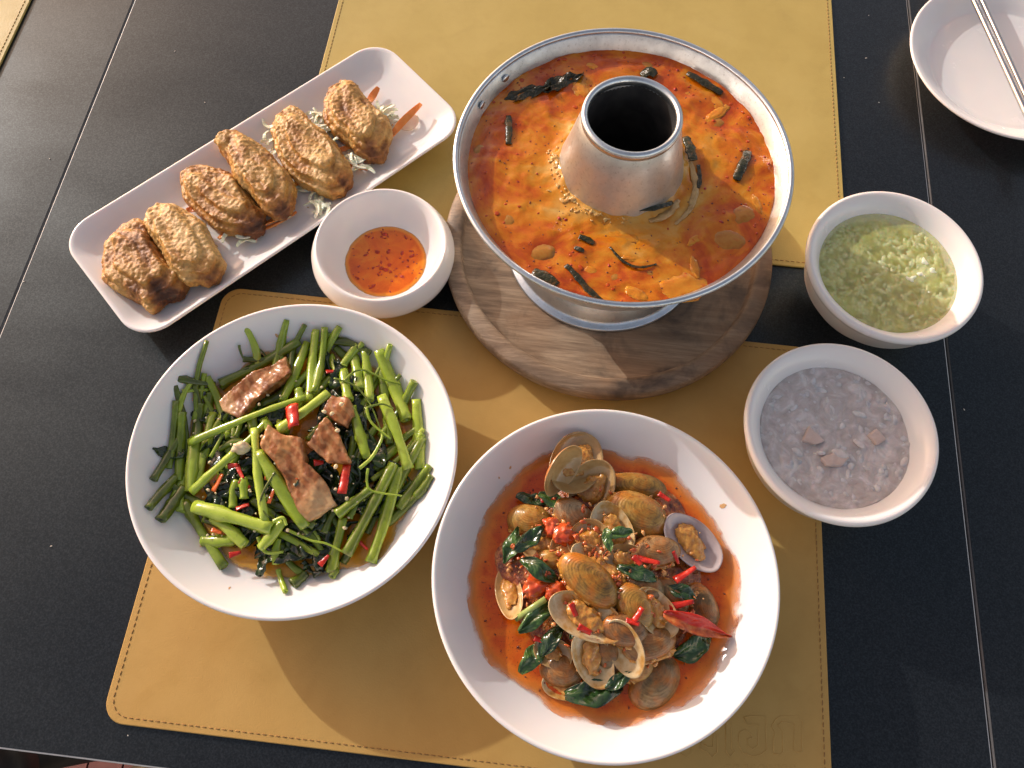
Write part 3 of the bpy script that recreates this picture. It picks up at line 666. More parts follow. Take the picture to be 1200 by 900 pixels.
for x0, y0, x1, y1, w_, lab in ((245, 276, 372, 238, 46, 'sunken half of the dark leaf near the hot pot wall with the two rivets'), (358, 244, 474, 198, 56, 'raised half of the dark leaf near the hot pot wall with the two rivets')):
    p0, p1 = crop2(x0, y0, .0016), crop2(x1, y1, .0024); dd = p1 - p0
    V, Fc, uv = sheet((p0 + p1) / 2, dd.length * 1.1, w_ / 2.609 * mpp(p0), math.atan2(dd.y, dd.x), .12, .34, x0, 22, 10, (.1, -.05), .0005, wav=5); solo('herb_leaf', V, Fc, HERB, lab, 'herb', 'dark herb leaves in the soup')
herb([(797, 197, .0015), (850, 226, .002), (904, 258, .001)], 24, .7); herb([(250, 330, .001), (252, 372, .001), (250, 415, .0005)], 22, .6)
herb([(985, 436, .001), (965, 480, .002), (946, 524, .001)], 30, .7); herb([(466, 696, .001), (490, 704, .001), (512, 716, .0005)], 20, .5)
herb([(425, 785, .001), (455, 815, .001), (490, 855, .001), (535, 893, .0005)], 20, .5); herb([(325, 805, .0), (365, 822, .001), (398, 848, .0)], 34, .5)
herb([(560, 730, .0005), (600, 772, .001), (650, 792, .0015), (702, 783, .0005)], 9, .8); herb([(790, 395, .004), (805, 430, .004), (812, 470, .003)], 30, .6)
herb([(655, 205, .0), (685, 190, .003), (700, 205, .001)], 32, .6); herb([(830, 480, .002), (835, 520, .002), (830, 550, .001)], 14, .6); herb([(452, 730, .0005), (470, 738, .001), (480, 742, .0)], 16, .5)
herb([(640, 625, .002), (690, 622, .003), (750, 600, .002)], 18, .5)
def chunk(name, m, x, y, w, h, ang, dz, lab, cat, g, th=.35, amp=.14, sub=4, seed=1.0, fr=1.6):
    p = crop2(x, y, dz - .0006); s = mpp(p) / 2.609 * .5
    v, f = blob(p, (w * s, h * s * 1.12, min(w, h) * s * th * .9), (0, 0, math.radians(ang)), sub, amp, fr, seed); solo(name, v, f, m, soupl(('large ' if w * h > 4500 else 'small ') + lab, p), cat, g)
for k, (x, y, w, h, a) in enumerate([(350, 747, 98, 66, 5), (968, 637, 92, 70, 15), (925, 712, 120, 74, -5), (250, 652, 56, 60, 0), (165, 435, 50, 40, 0), (675, 178, 52, 46, 0), (575, 826, 66, 48, 0), (885, 350, 56, 40, 20), (690, 812, 60, 40, 10), (470, 760, 44, 30, 40)]):
    chunk('mushroom_piece', MUSH, x, y, w, h, a, -.0010, 'round straw mushroom', 'mushroom', 'mushrooms in the hot pot soup', .42, .10, 4, k * 2.2)
for k, (x, y, w, h, a, dz) in enumerate([(770, 852, 190, 92, 8, -.0006), (600, 702, 110, 40, -5, -.0004), (826, 705, 70, 28, 42, 0), (820, 792, 26, 66, 15, .001), (640, 872, 70, 34, -25, .0004), (888, 320, 100, 30, 45, .0005), (800, 262, 60, 26, 30, 0), (520, 178, 70, 24, -5, 0), (640, 760, 90, 34, 10, -.0002), (470, 248, 50, 70, 25, .0002), (1010, 600, 22, 60, 20, .0008), (880, 280, 40, 90, 40, 0), (500, 800, 40, 26, 0, .0004)]):
    chunk('fish_piece', EGG, x, y, w, h, a, dz, 'yellow orange fish piece', 'fish', 'fish pieces in the hot pot soup', .26, .22, 4, k * 3.3 + .5, 1.9)
def onsoup(r):
    a = r.uniform(0, 6.283); q = math.sqrt(r.uniform(.044 ** 2, .099 ** 2)); x, y = PT[0] + q * math.cos(a), PT[1] + q * math.sin(a); return (x, y, soupz(x, y) + .0001)
V, Fc = flakes(260, onsoup, .0006, 21); solo('chilli_specks', V, Fc, FLAKED, 'dark chilli specks scattered over the hot pot soup', 'chilli', kind='stuff')
V, Fc = flakes(34, onsoup, .0013, 22); solo('chilli_scraps', V, Fc, FLAKE, 'red chilli scraps floating on the hot pot soup', 'chilli', kind='stuff')
OIL = std('chilli_oil', [(.3, (.36, .030, .001)), (.7, (.50, .075, .002))], 200, .05)
def oilspot(r):
    a = r.uniform(0, 6.283); q = .099 - abs(r.gauss(0, .018)); q = max(q, .047); x, y = PT[0] + q * math.cos(a), PT[1] + q * math.sin(a); return (x, y, soupz(x, y) + .00005)
parts = []; r_ = random.Random(77)
for i in range(110):
    t = r_.uniform(.0004, .0013) * (1.7 if i % 11 == 0 else 1); parts.append(blob(oilspot(r_), (t, t * r_.uniform(.7, 1), .00022), (0, 0, r_.uniform(0, 6)), 2, .2, 1.2, i))
V, Fc = join(parts); solo('oil_beads', V, Fc, OIL, 'red oil beads floating near the hot pot wall', 'oil', kind='stuff')
FOAM = std('soup_foam', [(.3, (.54, .26, .05)), (.7, (.66, .44, .17))], 200, .2, sss=.3)
def foam(r):
    a = math.radians(r.triangular(150, 300, 205)); q = .0415 + abs(r.gauss(0, .0028)); x, y = PT[0] + q * math.cos(a), PT[1] + q * math.sin(a)
    return (x, y, soupz(x, y) + .0004)
parts = []; r_ = random.Random(4)
for i in range(150):
    s = r_.uniform(.0003, .0009) * (1.8 if i % 9 == 0 else 1); parts.append(blob(foam(r_), (s * r_.uniform(.8, 2.2), s, s * .6), (0, 0, r_.uniform(0, 6)), 2, .5, 1.6, i))
V, Fc = fuse(parts, .00045, 3); solo('soup_foam', V, Fc, FOAM, 'pale bubbly foam clinging to the chimney base', 'foam', kind='stuff')
SKIN = std('soup_skin', [(.3, (.40, .20, .06)), (.6, (.58, .36, .14)), (.8, (.25, .10, .04))], 120, .14, bs=300, bstr=.6, sss=.2)
for k, (pts, w) in enumerate([([(800, 470), (822, 540), (806, 600)], 20), ([(770, 590), (735, 632), (680, 652)], 22), ([(830, 560), (800, 620), (760, 660)], 14)]):
    q = catmull([tuple(crop2(x, y, .0006)) for x, y in pts], 5); r = w / 2.609 * mpp(Vector(q[0])) * .5
    V, Fc = tube(q, lambda t: r * (.4 + .6 * math.sin(math.pi * (t * .9 + .05))), 12, 0, .35, 1.2, k); solo('soup_skin_fold', V, Fc, SKIN, 'wrinkled soup skin fold gathered round the chimney', 'soup skin', 'folds of skin round the chimney')
REDC = std('red_chilli', [(.3, (.30, .012, .006)), (.5, (.52, .022, .010)), (.65, (.60, .045, .015)), (.8, (.56, .13, .03))], 170, .22, bs=260, bstr=.45, bdist=.001, sss=.12)
def on_chimney(px, py, w, h, ang):                          # pieces stuck on the chimney's flank
    for k in range(40):
        z = .114 + k * .001; p = P(px, py, z); d = math.hypot(p.x - PT[0], p.y - PT[1])
        if d <= .0415 - (z - .1115) * .236 + .0004: break
    v, f = blob(p, (w * mpp(p) * .5, .0009, h * mpp(p) * .5), (0, .3, ang), 3, .25, 2.2, px); solo('chilli_scrap', v, f, REDC, 'red chilli scrap stuck to the side of the chimney', 'chilli', 'chilli scraps on the chimney')
on_chimney(664, 188, 9, 18, .2); on_chimney(697, 240, 8, 16, .3); on_chimney(675, 221, 7, 6, 0)

# ------------------------------------------------------------------ broth and porridge
def m_broth(name):
    m, nt, b = newmat(name); t = tex(nt, 60, 4, .6, .6)
    nt.links.new(ramp(nt, t, [(.35, (.56, .55, .11)), (.65, (.70, .71, .24))]), b.inputs['Base Color'])
    b.inputs['Roughness'].default_value = .05; b.inputs['Subsurface Weight'].default_value = .4; b.inputs['Subsurface Scale'].default_value = .004
    nt.links.new(ramp(nt, tex(nt, 90, 3), [(.35, (.34,) * 3), (.68, (.64,) * 3)]), b.inputs['Alpha'])
    bump(nt, b, tex(nt, 140, 3), .12, .001); return m
BROTH = m_broth('green_broth')
BIN = [(r, z) for r, z in BW_IN]
V, Fc = pool(*GB, BIN, .0450, 1.0, jit=.0, rip=.0004); solo('green_broth', V, Fc, BROTH, 'clear yellow green broth in the small bowl', 'broth', base=Vector((GB[0], GB[1], .0450)))
RICE = std('wet_rice', [(.3, (.78, .80, .50)), (.7, (.88, .89, .70))], 300, .25, sss=.3)
def grain(c, L, W, rot, seed):
    return blob(c, (L, W, W * .75), rot, 2, .22, 1.6, seed)
r_ = random.Random(31); parts = []
for i in range(430):
    a = r_.uniform(0, 6.283); q = .0465 * math.sqrt(r_.random()); x, y = GB[0] + q * math.cos(a), GB[1] + q * math.sin(a)
    bias = (x - GB[0]) * .6 - (y - GB[1]) * .8
    zb = interp(BIN, q) + .002; wg = r_.uniform(.0012, .0028); z = .0447 - wg * .8 - abs(r_.gauss(0, .0022)) - (.0030 if bias < -.012 else 0); z = max(zb, z)
    parts.append(grain((x, y, z), r_.uniform(.0022, .0050), wg * .8, (r_.uniform(-.3, .3), r_.uniform(-.3, .3), r_.uniform(0, 6)), i))
V, Fc = join(parts); solo('broth_rice', V, Fc, RICE, 'swollen pale rice grains floating in the green broth', 'rice', kind='stuff')
v, f = fuse([blob((.2650 + dx, .3120 + dy, .0420), (.008, .0055, .0032), (0, 0, rr), 3, .3, 2, dx * 900) for dx, dy, rr in ((0, 0, .4), (.009, .004, 1.0), (-.006, -.004, .2), (.004, .010, 1.7))], .0007, 3, lambda v: .0006 * fbm(v, 300, 3, 2)); solo('rice_clump', v, f, RICE, 'white clump of rice floating in the green broth', 'rice')
def m_congee():
    m, nt, b = newmat('rice_porridge')
    a = tex(nt, 90, 5, .6, .8); f = tex(nt, 260, 4)
    nt.links.new(ramp(nt, a, [(.32, (.44, .38, .345)), (.52, (.57, .505, .47)), (.68, (.72, .665, .63))]), b.inputs['Base Color'])
    b.inputs['Roughness'].default_value = .10; b.inputs['Subsurface Weight'].default_value = .3; b.inputs['Subsurface Scale'].default_value = .004
    bump(nt, b, math_(nt, 'ADD', a, math_(nt, 'MULTIPLY', f, .4)), .45, .002); return m
CONG = m_congee(); CIN = [(r, z + MATZ) for r, z in BW_IN]
def cong_z(x, y): return .0462 + .0010 * fbm((x, y, 0), 110, 4, 4.0) + .0007 * abs(noise.noise((x * 260, y * 260, 1.0)))
V, Fc = pool(*CB, CIN, .0462, 4.0, jit=.01, film=.0, nr=60, n=200, rip=.0, dome=lambda x, y: cong_z(x, y) - .0462); solo('rice_porridge', V, Fc, CONG, 'thick pale grey rice porridge in the small bowl', 'porridge', base=Vector((CB[0], CB[1], .046)))
CGR = std('porridge_grain', [(.3, (.56, .50, .47)), (.7, (.74, .69, .66))], 200, .14, sss=.4)
parts = []
for i in range(300):
    a = r_.uniform(0, 6.283); q = .047 * math.sqrt(r_.random()); x, y = CB[0] + q * math.cos(a), CB[1] + q * math.sin(a)
    parts.append(grain((x, y, cong_z(x, y) + r_.uniform(-.0022, -.0012)), r_.uniform(.0022, .0058), r_.uniform(.0014, .0028), (r_.uniform(-.2, .2), r_.uniform(-.2, .2), r_.uniform(0, 6)), i))
V, Fc = join(parts); solo('porridge_grains', V, Fc, CGR, 'burst rice grains at the porridge surface', 'rice', kind='stuff')
MEAT = std('boiled_pork', [(.3, (.54, .40, .33)), (.6, (.64, .51, .44)), (.8, (.46, .31, .24))], 140, .3, bs=300, sss=.2)
def cropc(x, y, z): return P(870 + x / 4.09, 400 + y / 4.09, z)
for k, (poly, lab) in enumerate([([(285, 480), (315, 405), (395, 480), (350, 495)], 'wedge of boiled pork in the porridge, nearest the bowl middle'), ([(370, 560), (470, 520), (510, 560), (470, 602), (400, 598)], 'largest slab of boiled pork half sunk in the porridge'), ([(600, 450), (640, 420), (690, 470), (640, 500)], 'rounded pinkish pork lump in the porridge')]):
    w = [cropc(x, y, .0475) for x, y in poly]; V, Fc = fuse([prism(w, .0440, .0492)], .0008, 4, lambda v: .0005 * fbm(v, 260, 3, 1)); solo('pork_piece', V, Fc, MEAT, lab, 'pork')
for k, (x, y, w) in enumerate(((378, 535, 44), (470, 540, 80), (560, 490, 60))):
    c = cropc(x, y, .0485); s = w / 4.09 * mpp(c) * .5; v, f = blob(c, (s, s * .5, .0012), (0, 0, -.3 * k), 3, .2, 2, k); solo('onion_sliver', v, f, CGR, 'white translucent sliver beside the pork in the porridge', 'onion', 'white slivers in the porridge')

# ------------------------------------------------------------------ stir-fried greens
def m_stem():
    m, nt, b = newmat('morning_glory_stem')
    oi = nd(nt, 'ShaderNodeObjectInfo').outputs['Random']; at = nd(nt, 'ShaderNodeAttribute', attribute_name='tone').outputs['Fac']
    t = tex(nt, 120, 5, .6)
    k = math_(nt, 'ADD', at, math_(nt, 'MULTIPLY', math_(nt, 'SUBTRACT', t, .5), .6)); k = math_(nt, 'ADD', k, math_(nt, 'MULTIPLY', math_(nt, 'SUBTRACT', tex(nt, 45, 3), .5), .7))
    c = ramp(nt, k, [(.0, (.065, .085, .009)), (.35, (.16, .22, .017)), (.65, (.31, .42, .030)), (1.0, (.47, .58, .075))])
    sp = tex(nt, 500, 4, .6); c = mixcol(nt, math_(nt, 'MULTIPLY', ramp(nt, sp, [(.58, (0,) * 3), (.72, (1,) * 3)]), .4), c, (.05, .07, .012))
    nt.links.new(c, b.inputs['Base Color']); b.inputs['Roughness'].default_value = .2
    b.inputs['Subsurface Weight'].default_value = .2; b.inputs['Subsurface Scale'].default_value = .003; b.inputs['Subsurface Radius'].default_value = (.6, 1, .25)
    b.inputs['Coat Weight'].default_value = .35; b.inputs['Coat Roughness'].default_value = .06
    bump(nt, b, math_(nt, 'ADD', tex(nt, 60, 3), math_(nt, 'MULTIPLY', sp, .4)), .35, .0008); return m
STEM = m_stem()
LEAFD = std('wilted_leaf', [(.3, (.007, .014, .004)), (.5, (.018, .038, .008)), (.72, (.060, .105, .018))], 130, .16, bs=260, bstr=.7, bdist=.0012, coat=.5, rand=.4)
def crop4(x, y, z): return P(140 + x / 2.249, 340 + y / 2.249, z)
def dome(p):
    d = math.hypot(p.x - VG[0], p.y - VG[1]); return .0395 - .017 * (d / .088) ** 2
def on_veg(x, y, lay):                                       # place on the heap; lay shifts up or down through it
    z = .036
    for _ in range(4):
        p = crop4(x, y, z); d = math.hypot(p.x - VG[0], p.y - VG[1])
        z = max(dome(p) + lay, interp(PIN, min(d, .1015)) + .0032)
    return crop4(x, y, z)
def settone(o, v):
    at = o.data.attributes.new('tone', 'FLOAT', 'POINT'); at.data.foreach_set('value', [v] * len(o.data.vertices))
stems = [  # path in crop pixels, width, layer, tone
 ([(155, 232), (200, 242), (252, 250)], 20, -.004, .05), ([(165, 266), (200, 264), (235, 262)], 11, -.003, .75), ([(265, 247), (370, 196), (475, 134)], 27, -.003, .35),
 ([(325, 182), (360, 184), (410, 186)], 18, -.006, .1), ([(430, 292), (462, 222), (494, 138)], 25, .001, .6), ([(500, 292), (508, 200), (518, 104)], 25, .001, .75), ([(512, 270), (532, 190), (542, 98)], 20, .003, .5),
 ([(183, 402), (300, 352), (400, 312), (492, 282)], 21, .006, .7), ([(418, 368), (480, 325), (550, 270)], 27, .007, .85), ([(164, 322), (160, 410), (158, 502)], 26, .0, .4), ([(212, 298), (206, 350), (204, 400)], 26, -.001, .2),
 ([(198, 388), (193, 455), (185, 530)], 33, .001, .8), ([(238, 268), (236, 310), (232, 350)], 20, -.002, .25), ([(190, 532), (245, 480), (305, 428)], 24, .005, .8), ([(300, 430), (345, 390), (390, 345)], 20, .003, .65),
 ([(356, 366), (364, 480), (384, 614)], 23, .005, .9), ([(366, 428), (420, 515), (490, 626)], 35, .004, .55), ([(76, 575), (110, 535), (152, 488)], 27, -.001, .15), ([(108, 606), (140, 562), (172, 518)], 33, .0, .12),
 ([(198, 570), (290, 596), (402, 628)], 35, .006, .85), ([(170, 558), (215, 635), (276, 730)], 27, -.001, .3), ([(248, 598), (290, 632), (332, 672)], 31, .002, .85), ([(218, 660), (260, 662), (305, 660)], 30, .0, .7),
 ([(372, 680), (400, 648), (432, 610)], 29, .004, .85), ([(412, 722), (412, 690), (418, 655)], 22, -.001, .7), ([(438, 795), (425, 762), (418, 735)], 15, -.002, .7), ([(556, 745), (572, 675), (590, 600)], 26, .0, .45),
 ([(598, 697), (655, 590), (722, 458)], 31, .003, .35), ([(662, 718), (700, 605), (737, 468)], 31, .002, .5), ([(690, 592), (745, 490), (800, 388)], 26, .0, .3), ([(735, 575), (775, 520), (818, 462)], 25, .001, .35), ([(780, 545), (802, 520), (822, 488)], 22, .0, .25),
 ([(572, 592), (615, 560), (662, 524)], 27, .004, .45), ([(606, 600), (616, 580), (626, 558)], 18, .001, .4), ([(762, 472), (728, 370), (690, 278)], 29, .004, .8), ([(757, 342), (722, 250), (683, 158)], 35, .001, .8),
 ([(792, 472), (788, 380), (782, 288)], 30, -.001, .75), ([(660, 292), (654, 225), (646, 158)], 25, .002, .75), ([(632, 262), (626, 220), (618, 174)], 29, .001, .8), ([(555, 132), (610, 140), (660, 168)], 23, -.002, .1),
 ([(604, 292), (596, 255), (590, 212)], 27, .003, .7), ([(612, 308), (630, 370), (652, 442)], 26, .003, .55), ([(568, 150), (590, 170), (606, 190)], 21, -.003, .3), ([(692, 198), (700, 300), (712, 405)], 23, -.002, .25), ([(705, 615), (755, 570), (805, 520)], 24, -.001, .25),
 ([(745, 440), (775, 412), (798, 378)], 22, .0, .6), ([(300, 575), (300, 540), (310, 500)], 24, .001, .55), ([(328, 550), (328, 520), (326, 495)], 24, .002, .7), ([(470, 260), (475, 285), (465, 310)], 24, .0, .6), ([(560, 175), (565, 200), (580, 225)], 16, .001, .75),
 ([(380, 340), (395, 375), (380, 400)], 22, .002, .6), ([(540, 640), (555, 600), (575, 570)], 20, -.003, .2), ([(650, 640), (680, 580), (700, 520)], 22, -.004, .15), ([(610, 480), (640, 420), (650, 380)], 18, -.003, .2), ([(440, 150), (450, 180), (455, 210)], 16, -.004, .15),
 ([(330, 400), (300, 400), (262, 420)], 20, -.001, .4), ([(560, 755), (570, 735), (572, 715)], 22, -.002, .4), ([(455, 775), (475, 760), (490, 745)], 30, -.003, .15)]
refs = [((355, 245), 'long fatty-ended pork slice'), ((470, 490), 'largest striped pork slice'), ((550, 410), 'triangular pork chunk'), ((575, 320), 'small dark pork chunk'), ((455, 330), 'large red chilli piece'), ((593, 500), 'upright red chilli strip'), ((320, 415), 'pale garlic chunk'),
        ((130, 560), 'pair of dark stem ends over the bare plate'), ((480, 750), 'open gravy'), ((790, 420), 'plate wall facing the clam plate'), ((690, 170), 'plate wall facing the sauce dish'), ((260, 690), 'orange gravy edge'), ((150, 260), 'plate wall facing the platter')]
refs = [(crop4(x, y, .038), n) for (x, y), n in refs]
def nearlab(what, p): return what + ' near the ' + min(refs, key=lambda q: (Vector((q[0].x, q[0].y)) - Vector((p.x, p.y))).length)[1]
for k in range(66):                                          # more stems filling the heap between the ones traced above
    a = rng.uniform(0, 6.283); q = 300 * math.sqrt(rng.random()); x, y = 440 + q * 1.08 * math.cos(a), 430 + q * math.sin(a)
    if x > 560: th = math.radians(rng.gauss(-62, 14))
    elif y > 520: th = math.radians(rng.gauss(25, 25))
    elif x < 280: th = math.radians(rng.gauss(-80, 25))
    else: th = math.radians(rng.gauss(-55, 30))
    l = rng.uniform(45, 105); b_ = rng.uniform(-14, 14)
    stems.append(([(x - l * math.cos(th), y - l * math.sin(th)), (x - b_ * math.sin(th), y + b_ * math.cos(th)), (x + l * math.cos(th), y + l * math.sin(th))], rng.uniform(13, 24), rng.uniform(-.006, -.001), rng.choice((.1, .25, .4, .55, .7, .85))))
slab = {0: 'dark olive', 1: 'mid green', 2: 'bright green'}
for k, (pts, w, lay, tone) in enumerate(stems):
    pts = [on_veg(x, y, lay + rng.uniform(-.0007, .0007)) for x, y in pts]; pts = catmull([tuple(p) for p in pts], 4)
    r = w / 2.249 * mpp(Vector(pts[0])) * .50; e = rng.uniform(.55, .95)
    V, Fc = tube(pts, lambda t: r * (1.0 - (.25 if k in (7,) else .1) * t) * (1 + .10 * math.sin(t * 7 + k) + (.14 if abs(t - (.3 + .4 * ((k * 37) % 10) / 10)) < .06 else 0)), 12, .5, e, .22, k * 1.7)
    q = 0 if tone < .3 else 1 if tone < .62 else 2
    o = solo('morning_glory', V, Fc, STEM, nearlab(('short ' if (Vector(pts[0]) - Vector(pts[-1])).length < .032 else 'long ') + slab[q] + ' stem', Vector(pts[len(pts) // 2])), 'stem', 'morning glory stems'); settone(o, tone)
tend = [([(505, 155), (525, 140), (552, 124)], 7, .007, .8), ([(565, 232), (620, 252), (660, 300), (690, 372)], 6, .007, .2), ([(592, 240), (620, 214), (650, 212), (700, 236), (742, 247)], 8, .006, .5), ([(655, 470), (652, 505), (668, 530), (745, 542)], 8, .007, .7), ([(645, 312), (690, 300), (722, 312)], 7, .008, .4),
        ([(440, 630), (500, 658), (545, 668), (590, 690)], 8, .004, .75), ([(632, 470), (665, 440), (690, 395), (692, 370)], 11, .007, .8), ([(650, 310), (665, 350), (715, 392)], 9, .008, .6), ([(315, 145), (320, 165), (332, 190)], 8, -.002, .2), ([(345, 140), (375, 160), (395, 185)], 5, .0, .02), ([(410, 480), (380, 530), (372, 570), (395, 600)], 8, .007, .02), ([(405, 610), (430, 600), (440, 620)], 12, .008, .9), ([(365, 650), (385, 690), (432, 690)], 12, .003, .7), ([(240, 440), (262, 400), (280, 360)], 12, .003, .5), ([(560, 170), (566, 190), (600, 200)], 10, .002, .75)]
for k, (pts, w, lay, tone) in enumerate(tend):
    pts = catmull([tuple(on_veg(x, y, lay)) for x, y in pts], 6); r = w / 2.249 * mpp(Vector(pts[0])) * .5
    V, Fc = tube(pts, lambda t: r * (1 - .4 * t), 8, 0, .7, .2, k); o = solo('leaf_stalk', V, Fc, STEM, nearlab('thin curling leaf stalk', Vector(pts[len(pts) // 2])), 'stalk', 'thin curling stalks in the greens'); settone(o, tone)
lv = [(300, 380), (350, 420), (290, 500), (410, 480), (440, 560), (240, 520), (330, 340), (520, 460), (380, 520), (270, 400), (250, 330), (225, 420), (275, 470), (310, 530), (280, 560), (340, 570), (350, 640), (420, 660), (470, 640), (520, 620), (500, 690), (450, 720), (550, 680), (400, 580), (600, 520), (560, 500), (640, 480), (660, 350), (620, 330), (690, 460), (560, 380), (580, 290), (430, 420), (480, 480), (500, 540), (330, 300), (370, 250), (420, 220), (560, 240), (640, 560), (600, 640), (180, 440), (210, 340), (135, 430), (320, 620), (260, 580), (480, 730), (430, 690), (700, 550), (740, 480), (540, 320), (400, 330), (475, 200), (620, 400), (670, 420), (300, 450), (350, 470), (395, 700), (520, 730), (440, 640), (585, 250), (640, 250)]
for k, (x, y) in enumerate(lv):
    c = on_veg(x, y, rng.uniform(-.009, -.0012)); L = rng.uniform(.026, .044); W = rng.uniform(.010, .018)
    if math.hypot(c.x - VG[0], c.y - VG[1]) > .066: L *= .5; W *= .7
    V, Fc, uv = sheet(c, L, W, rng.uniform(0, 6.28), rng.uniform(-.2, .3), .42, k * 2.3, 16, 7, (rng.uniform(-.5, .5), rng.uniform(-.25, .25)), .00035, wav=5)
    V = [Vector((p.x, p.y, max(p.z, interp(PIN, min(.1, math.hypot(p.x - VG[0], p.y - VG[1]))) + .0006 + .0004 * (k % 3)))) for p in V]
    solo('wilted_leaf', V, Fc, LEAFD, nearlab(('broad' if W > .014 else 'narrow') + (' long' if L > .035 else ' short') + ' dark wilted leaf', c), 'leaf', 'dark wilted leaves in the greens')
def m_pork():
    m, nt, b = newmat('fried_pork_belly')
    co = nd(nt, 'ShaderNodeTexCoord').outputs['Object']
    a = tex(nt, 110, 5, .65, .8); s = tex(nt, 90, 5, .6, .4, stretch=(1, .22, 1), rot=(0, 0, .6)); e = nd(nt, 'ShaderNodeAttribute', attribute_name='fat').outputs['Fac']
    c = ramp(nt, s, [(.3, (.12, .034, .010)), (.48, (.31, .105, .026)), (.70, (.54, .27, .085))])
    bn = nd(nt, 'ShaderNodeTexWave', {'Vector': co, 'Scale': 62.0, 'Distortion': 5.0, 'Detail': 3.0, 'Detail Scale': 1.5}, bands_direction='DIAGONAL').outputs['Fac']
    c = mixcol(nt, math_(nt, 'MULTIPLY', ramp(nt, bn, [(.55, (0,) * 3), (.9, (1,) * 3)]), .32), c, (.56, .32, .14))
    c = mixcol(nt, e, c, ramp(nt, a, [(.3, (.52, .27, .10)), (.7, (.66, .44, .22))]))
    nt.links.new(c, b.inputs['Base Color']); nt.links.new(ramp(nt, a, [(.35, (.28,) * 3), (.7, (.5,) * 3)]), b.inputs['Roughness']); b.inputs['Specular IOR Level'].default_value = .35
    b.inputs['Subsurface Weight'].default_value = .15; b.inputs['Subsurface Scale'].default_value = .002
    b.inputs['Coat Weight'].default_value = .35; b.inputs['Coat Roughness'].default_value = .14
    bump(nt, b, math_(nt, 'ADD', s, a), .45, .0008); return m
PORK = m_pork()
pk = [([(258, 292), (300, 255), (360, 215), (440, 178), (452, 215), (410, 245), (350, 290), (312, 335), (270, 318)], .0050, .0135, (262, 318), 30, 'long browned pork belly slice with a fatty end, near the pale rim'),
      ([(372, 412), (392, 352), (428, 378), (478, 392), (490, 450), (530, 490), (572, 565), (492, 602), (448, 540), (430, 480), (398, 440)], .0042, .0125, (535, 575), 62, 'largest striped pork belly slice lying over the middle of the greens'),
      ([(488, 402), (545, 332), (578, 380), (606, 452), (548, 452)], .0048, .0150, (470, 430), 25, 'triangular pork belly chunk beside the upright red chilli strip'),
      ([(532, 312), (560, 272), (598, 285), (618, 325), (598, 362), (570, 345)], .0035, .0125, (640, 300), 25, 'small dark pork chunk with garlic crumbs beside the triangular chunk')]
for k, (poly, lo, hi, fat, fr, lab) in enumerate(pk):
    w = [on_veg(x, y, hi - .004) for x, y in poly]; zc = sum(p.z for p in w) / len(w); cx = sum(p.x for p in w) / len(w); cy = sum(p.y for p in w) / len(w); sl = rng.uniform(-.12, .12)
    V, Fc = fuse([prism(w, lambda p: p[2] - .0075 + sl * (p[0] - cx), lambda p: p[2] - .0002 + sl * (p[0] - cx) + .12 * (p[1] - cy))], .0008, 5, lambda v: .0020 * fbm(v, 70, 2, k) + .0003 * fbm(v, 380, 3, k) + .00018 * math.sin((v.x * .55 + v.y * .83) * 1500 + 3 * fbm(v, 80, 2, k)))
    o = solo('pork_belly', V, Fc, PORK, lab, 'pork', 'pork belly pieces in the greens'); pf_ = on_veg(*fat, hi); rr = fr / 2.249 * mpp(pf_)
    at = o.data.attributes.new('fat', 'FLOAT', 'POINT')
    at.data.foreach_set('value', [max(0, min(1, 1.5 - (Vector((v.x, v.y, 0)) - Vector((pf_.x, pf_.y, 0))).length / rr + .5 * fbm(v, 130, 3, k))) for v in V])
def chilli(c, L, Rr, ang, arc=1.6, tilt=(0, 0), taper=.8, lab='red chilli slice in the stir-fried greens', g='chilli slices in the greens', m=None, seed=0.0):
    V, Fc = arcstrip(c, L, Rr, arc, ang, tilt, taper=taper, seed=seed); return solo('chilli_slice', V, Fc, m or REDC, lab, 'chilli', g)
ORC = std('orange_chilli', [(.3, (.60, .09, .015)), (.7, (.70, .16, .03))], 150, .18, sss=.2)
GARL = std('garlic', [(.3, (.62, .50, .28)), (.7, (.74, .64, .42))], 200, .3, sss=.3)
chilli(on_veg(455, 332, .0125), .017, .0062, -1.2, 1.9, (.3, -.25), .8, 'large bright red chilli piece lying over the crossed stems', 'large chilli pieces in the greens')
chilli(on_veg(593, 498, .0075), .0195, .0042, 1.62, 1.5, (0, .1), .95, 'upright bright red chilli strip beside the triangular pork', 'large chilli pieces in the greens')
for k, (x, y, l, a, o_) in enumerate([(260, 508, 50, 1.3, 1), (318, 480, 50, -.9, 0), (330, 512, 34, -.4, 0), (402, 542, 46, 1.5, 1), (398, 494, 30, .2, 1), (257, 637, 30, -.2, 1), (126, 446, 44, 1.2, 0), (305, 695, 30, .4, 0), (325, 572, 34, .5, 0), (640, 672, 40, -.6, 0), (540, 712, 34, 1.0, 0), (560, 215, 30, 0.3, 0), (600, 292, 30, -.6, 1), (475, 488, 34, 1.2, 1), (525, 455, 26, .3, 0), (300, 462, 30, .1, 0)]):
    p = on_veg(x, y, .003); chilli(p, l / 2.249 * mpp(p), .0042, a, rng.uniform(.7, 1.2), (rng.uniform(-.6, .6), rng.uniform(-.4, .4)), rng.uniform(.45, .9), lab=nearlab('orange red chilli scrap' if o_ else 'deep red chilli scrap', p), m=ORC if o_ else REDC, seed=k)
v, f = blob(on_veg(320, 415, .0075), (.0058, .0040, .0036), (0, .2, .3), 3, .35, 2.0, 3); solo('garlic_clove', v, f, GARL, 'pale browned garlic chunk on the greens', 'garlic')
r_ = random.Random(8); parts = []
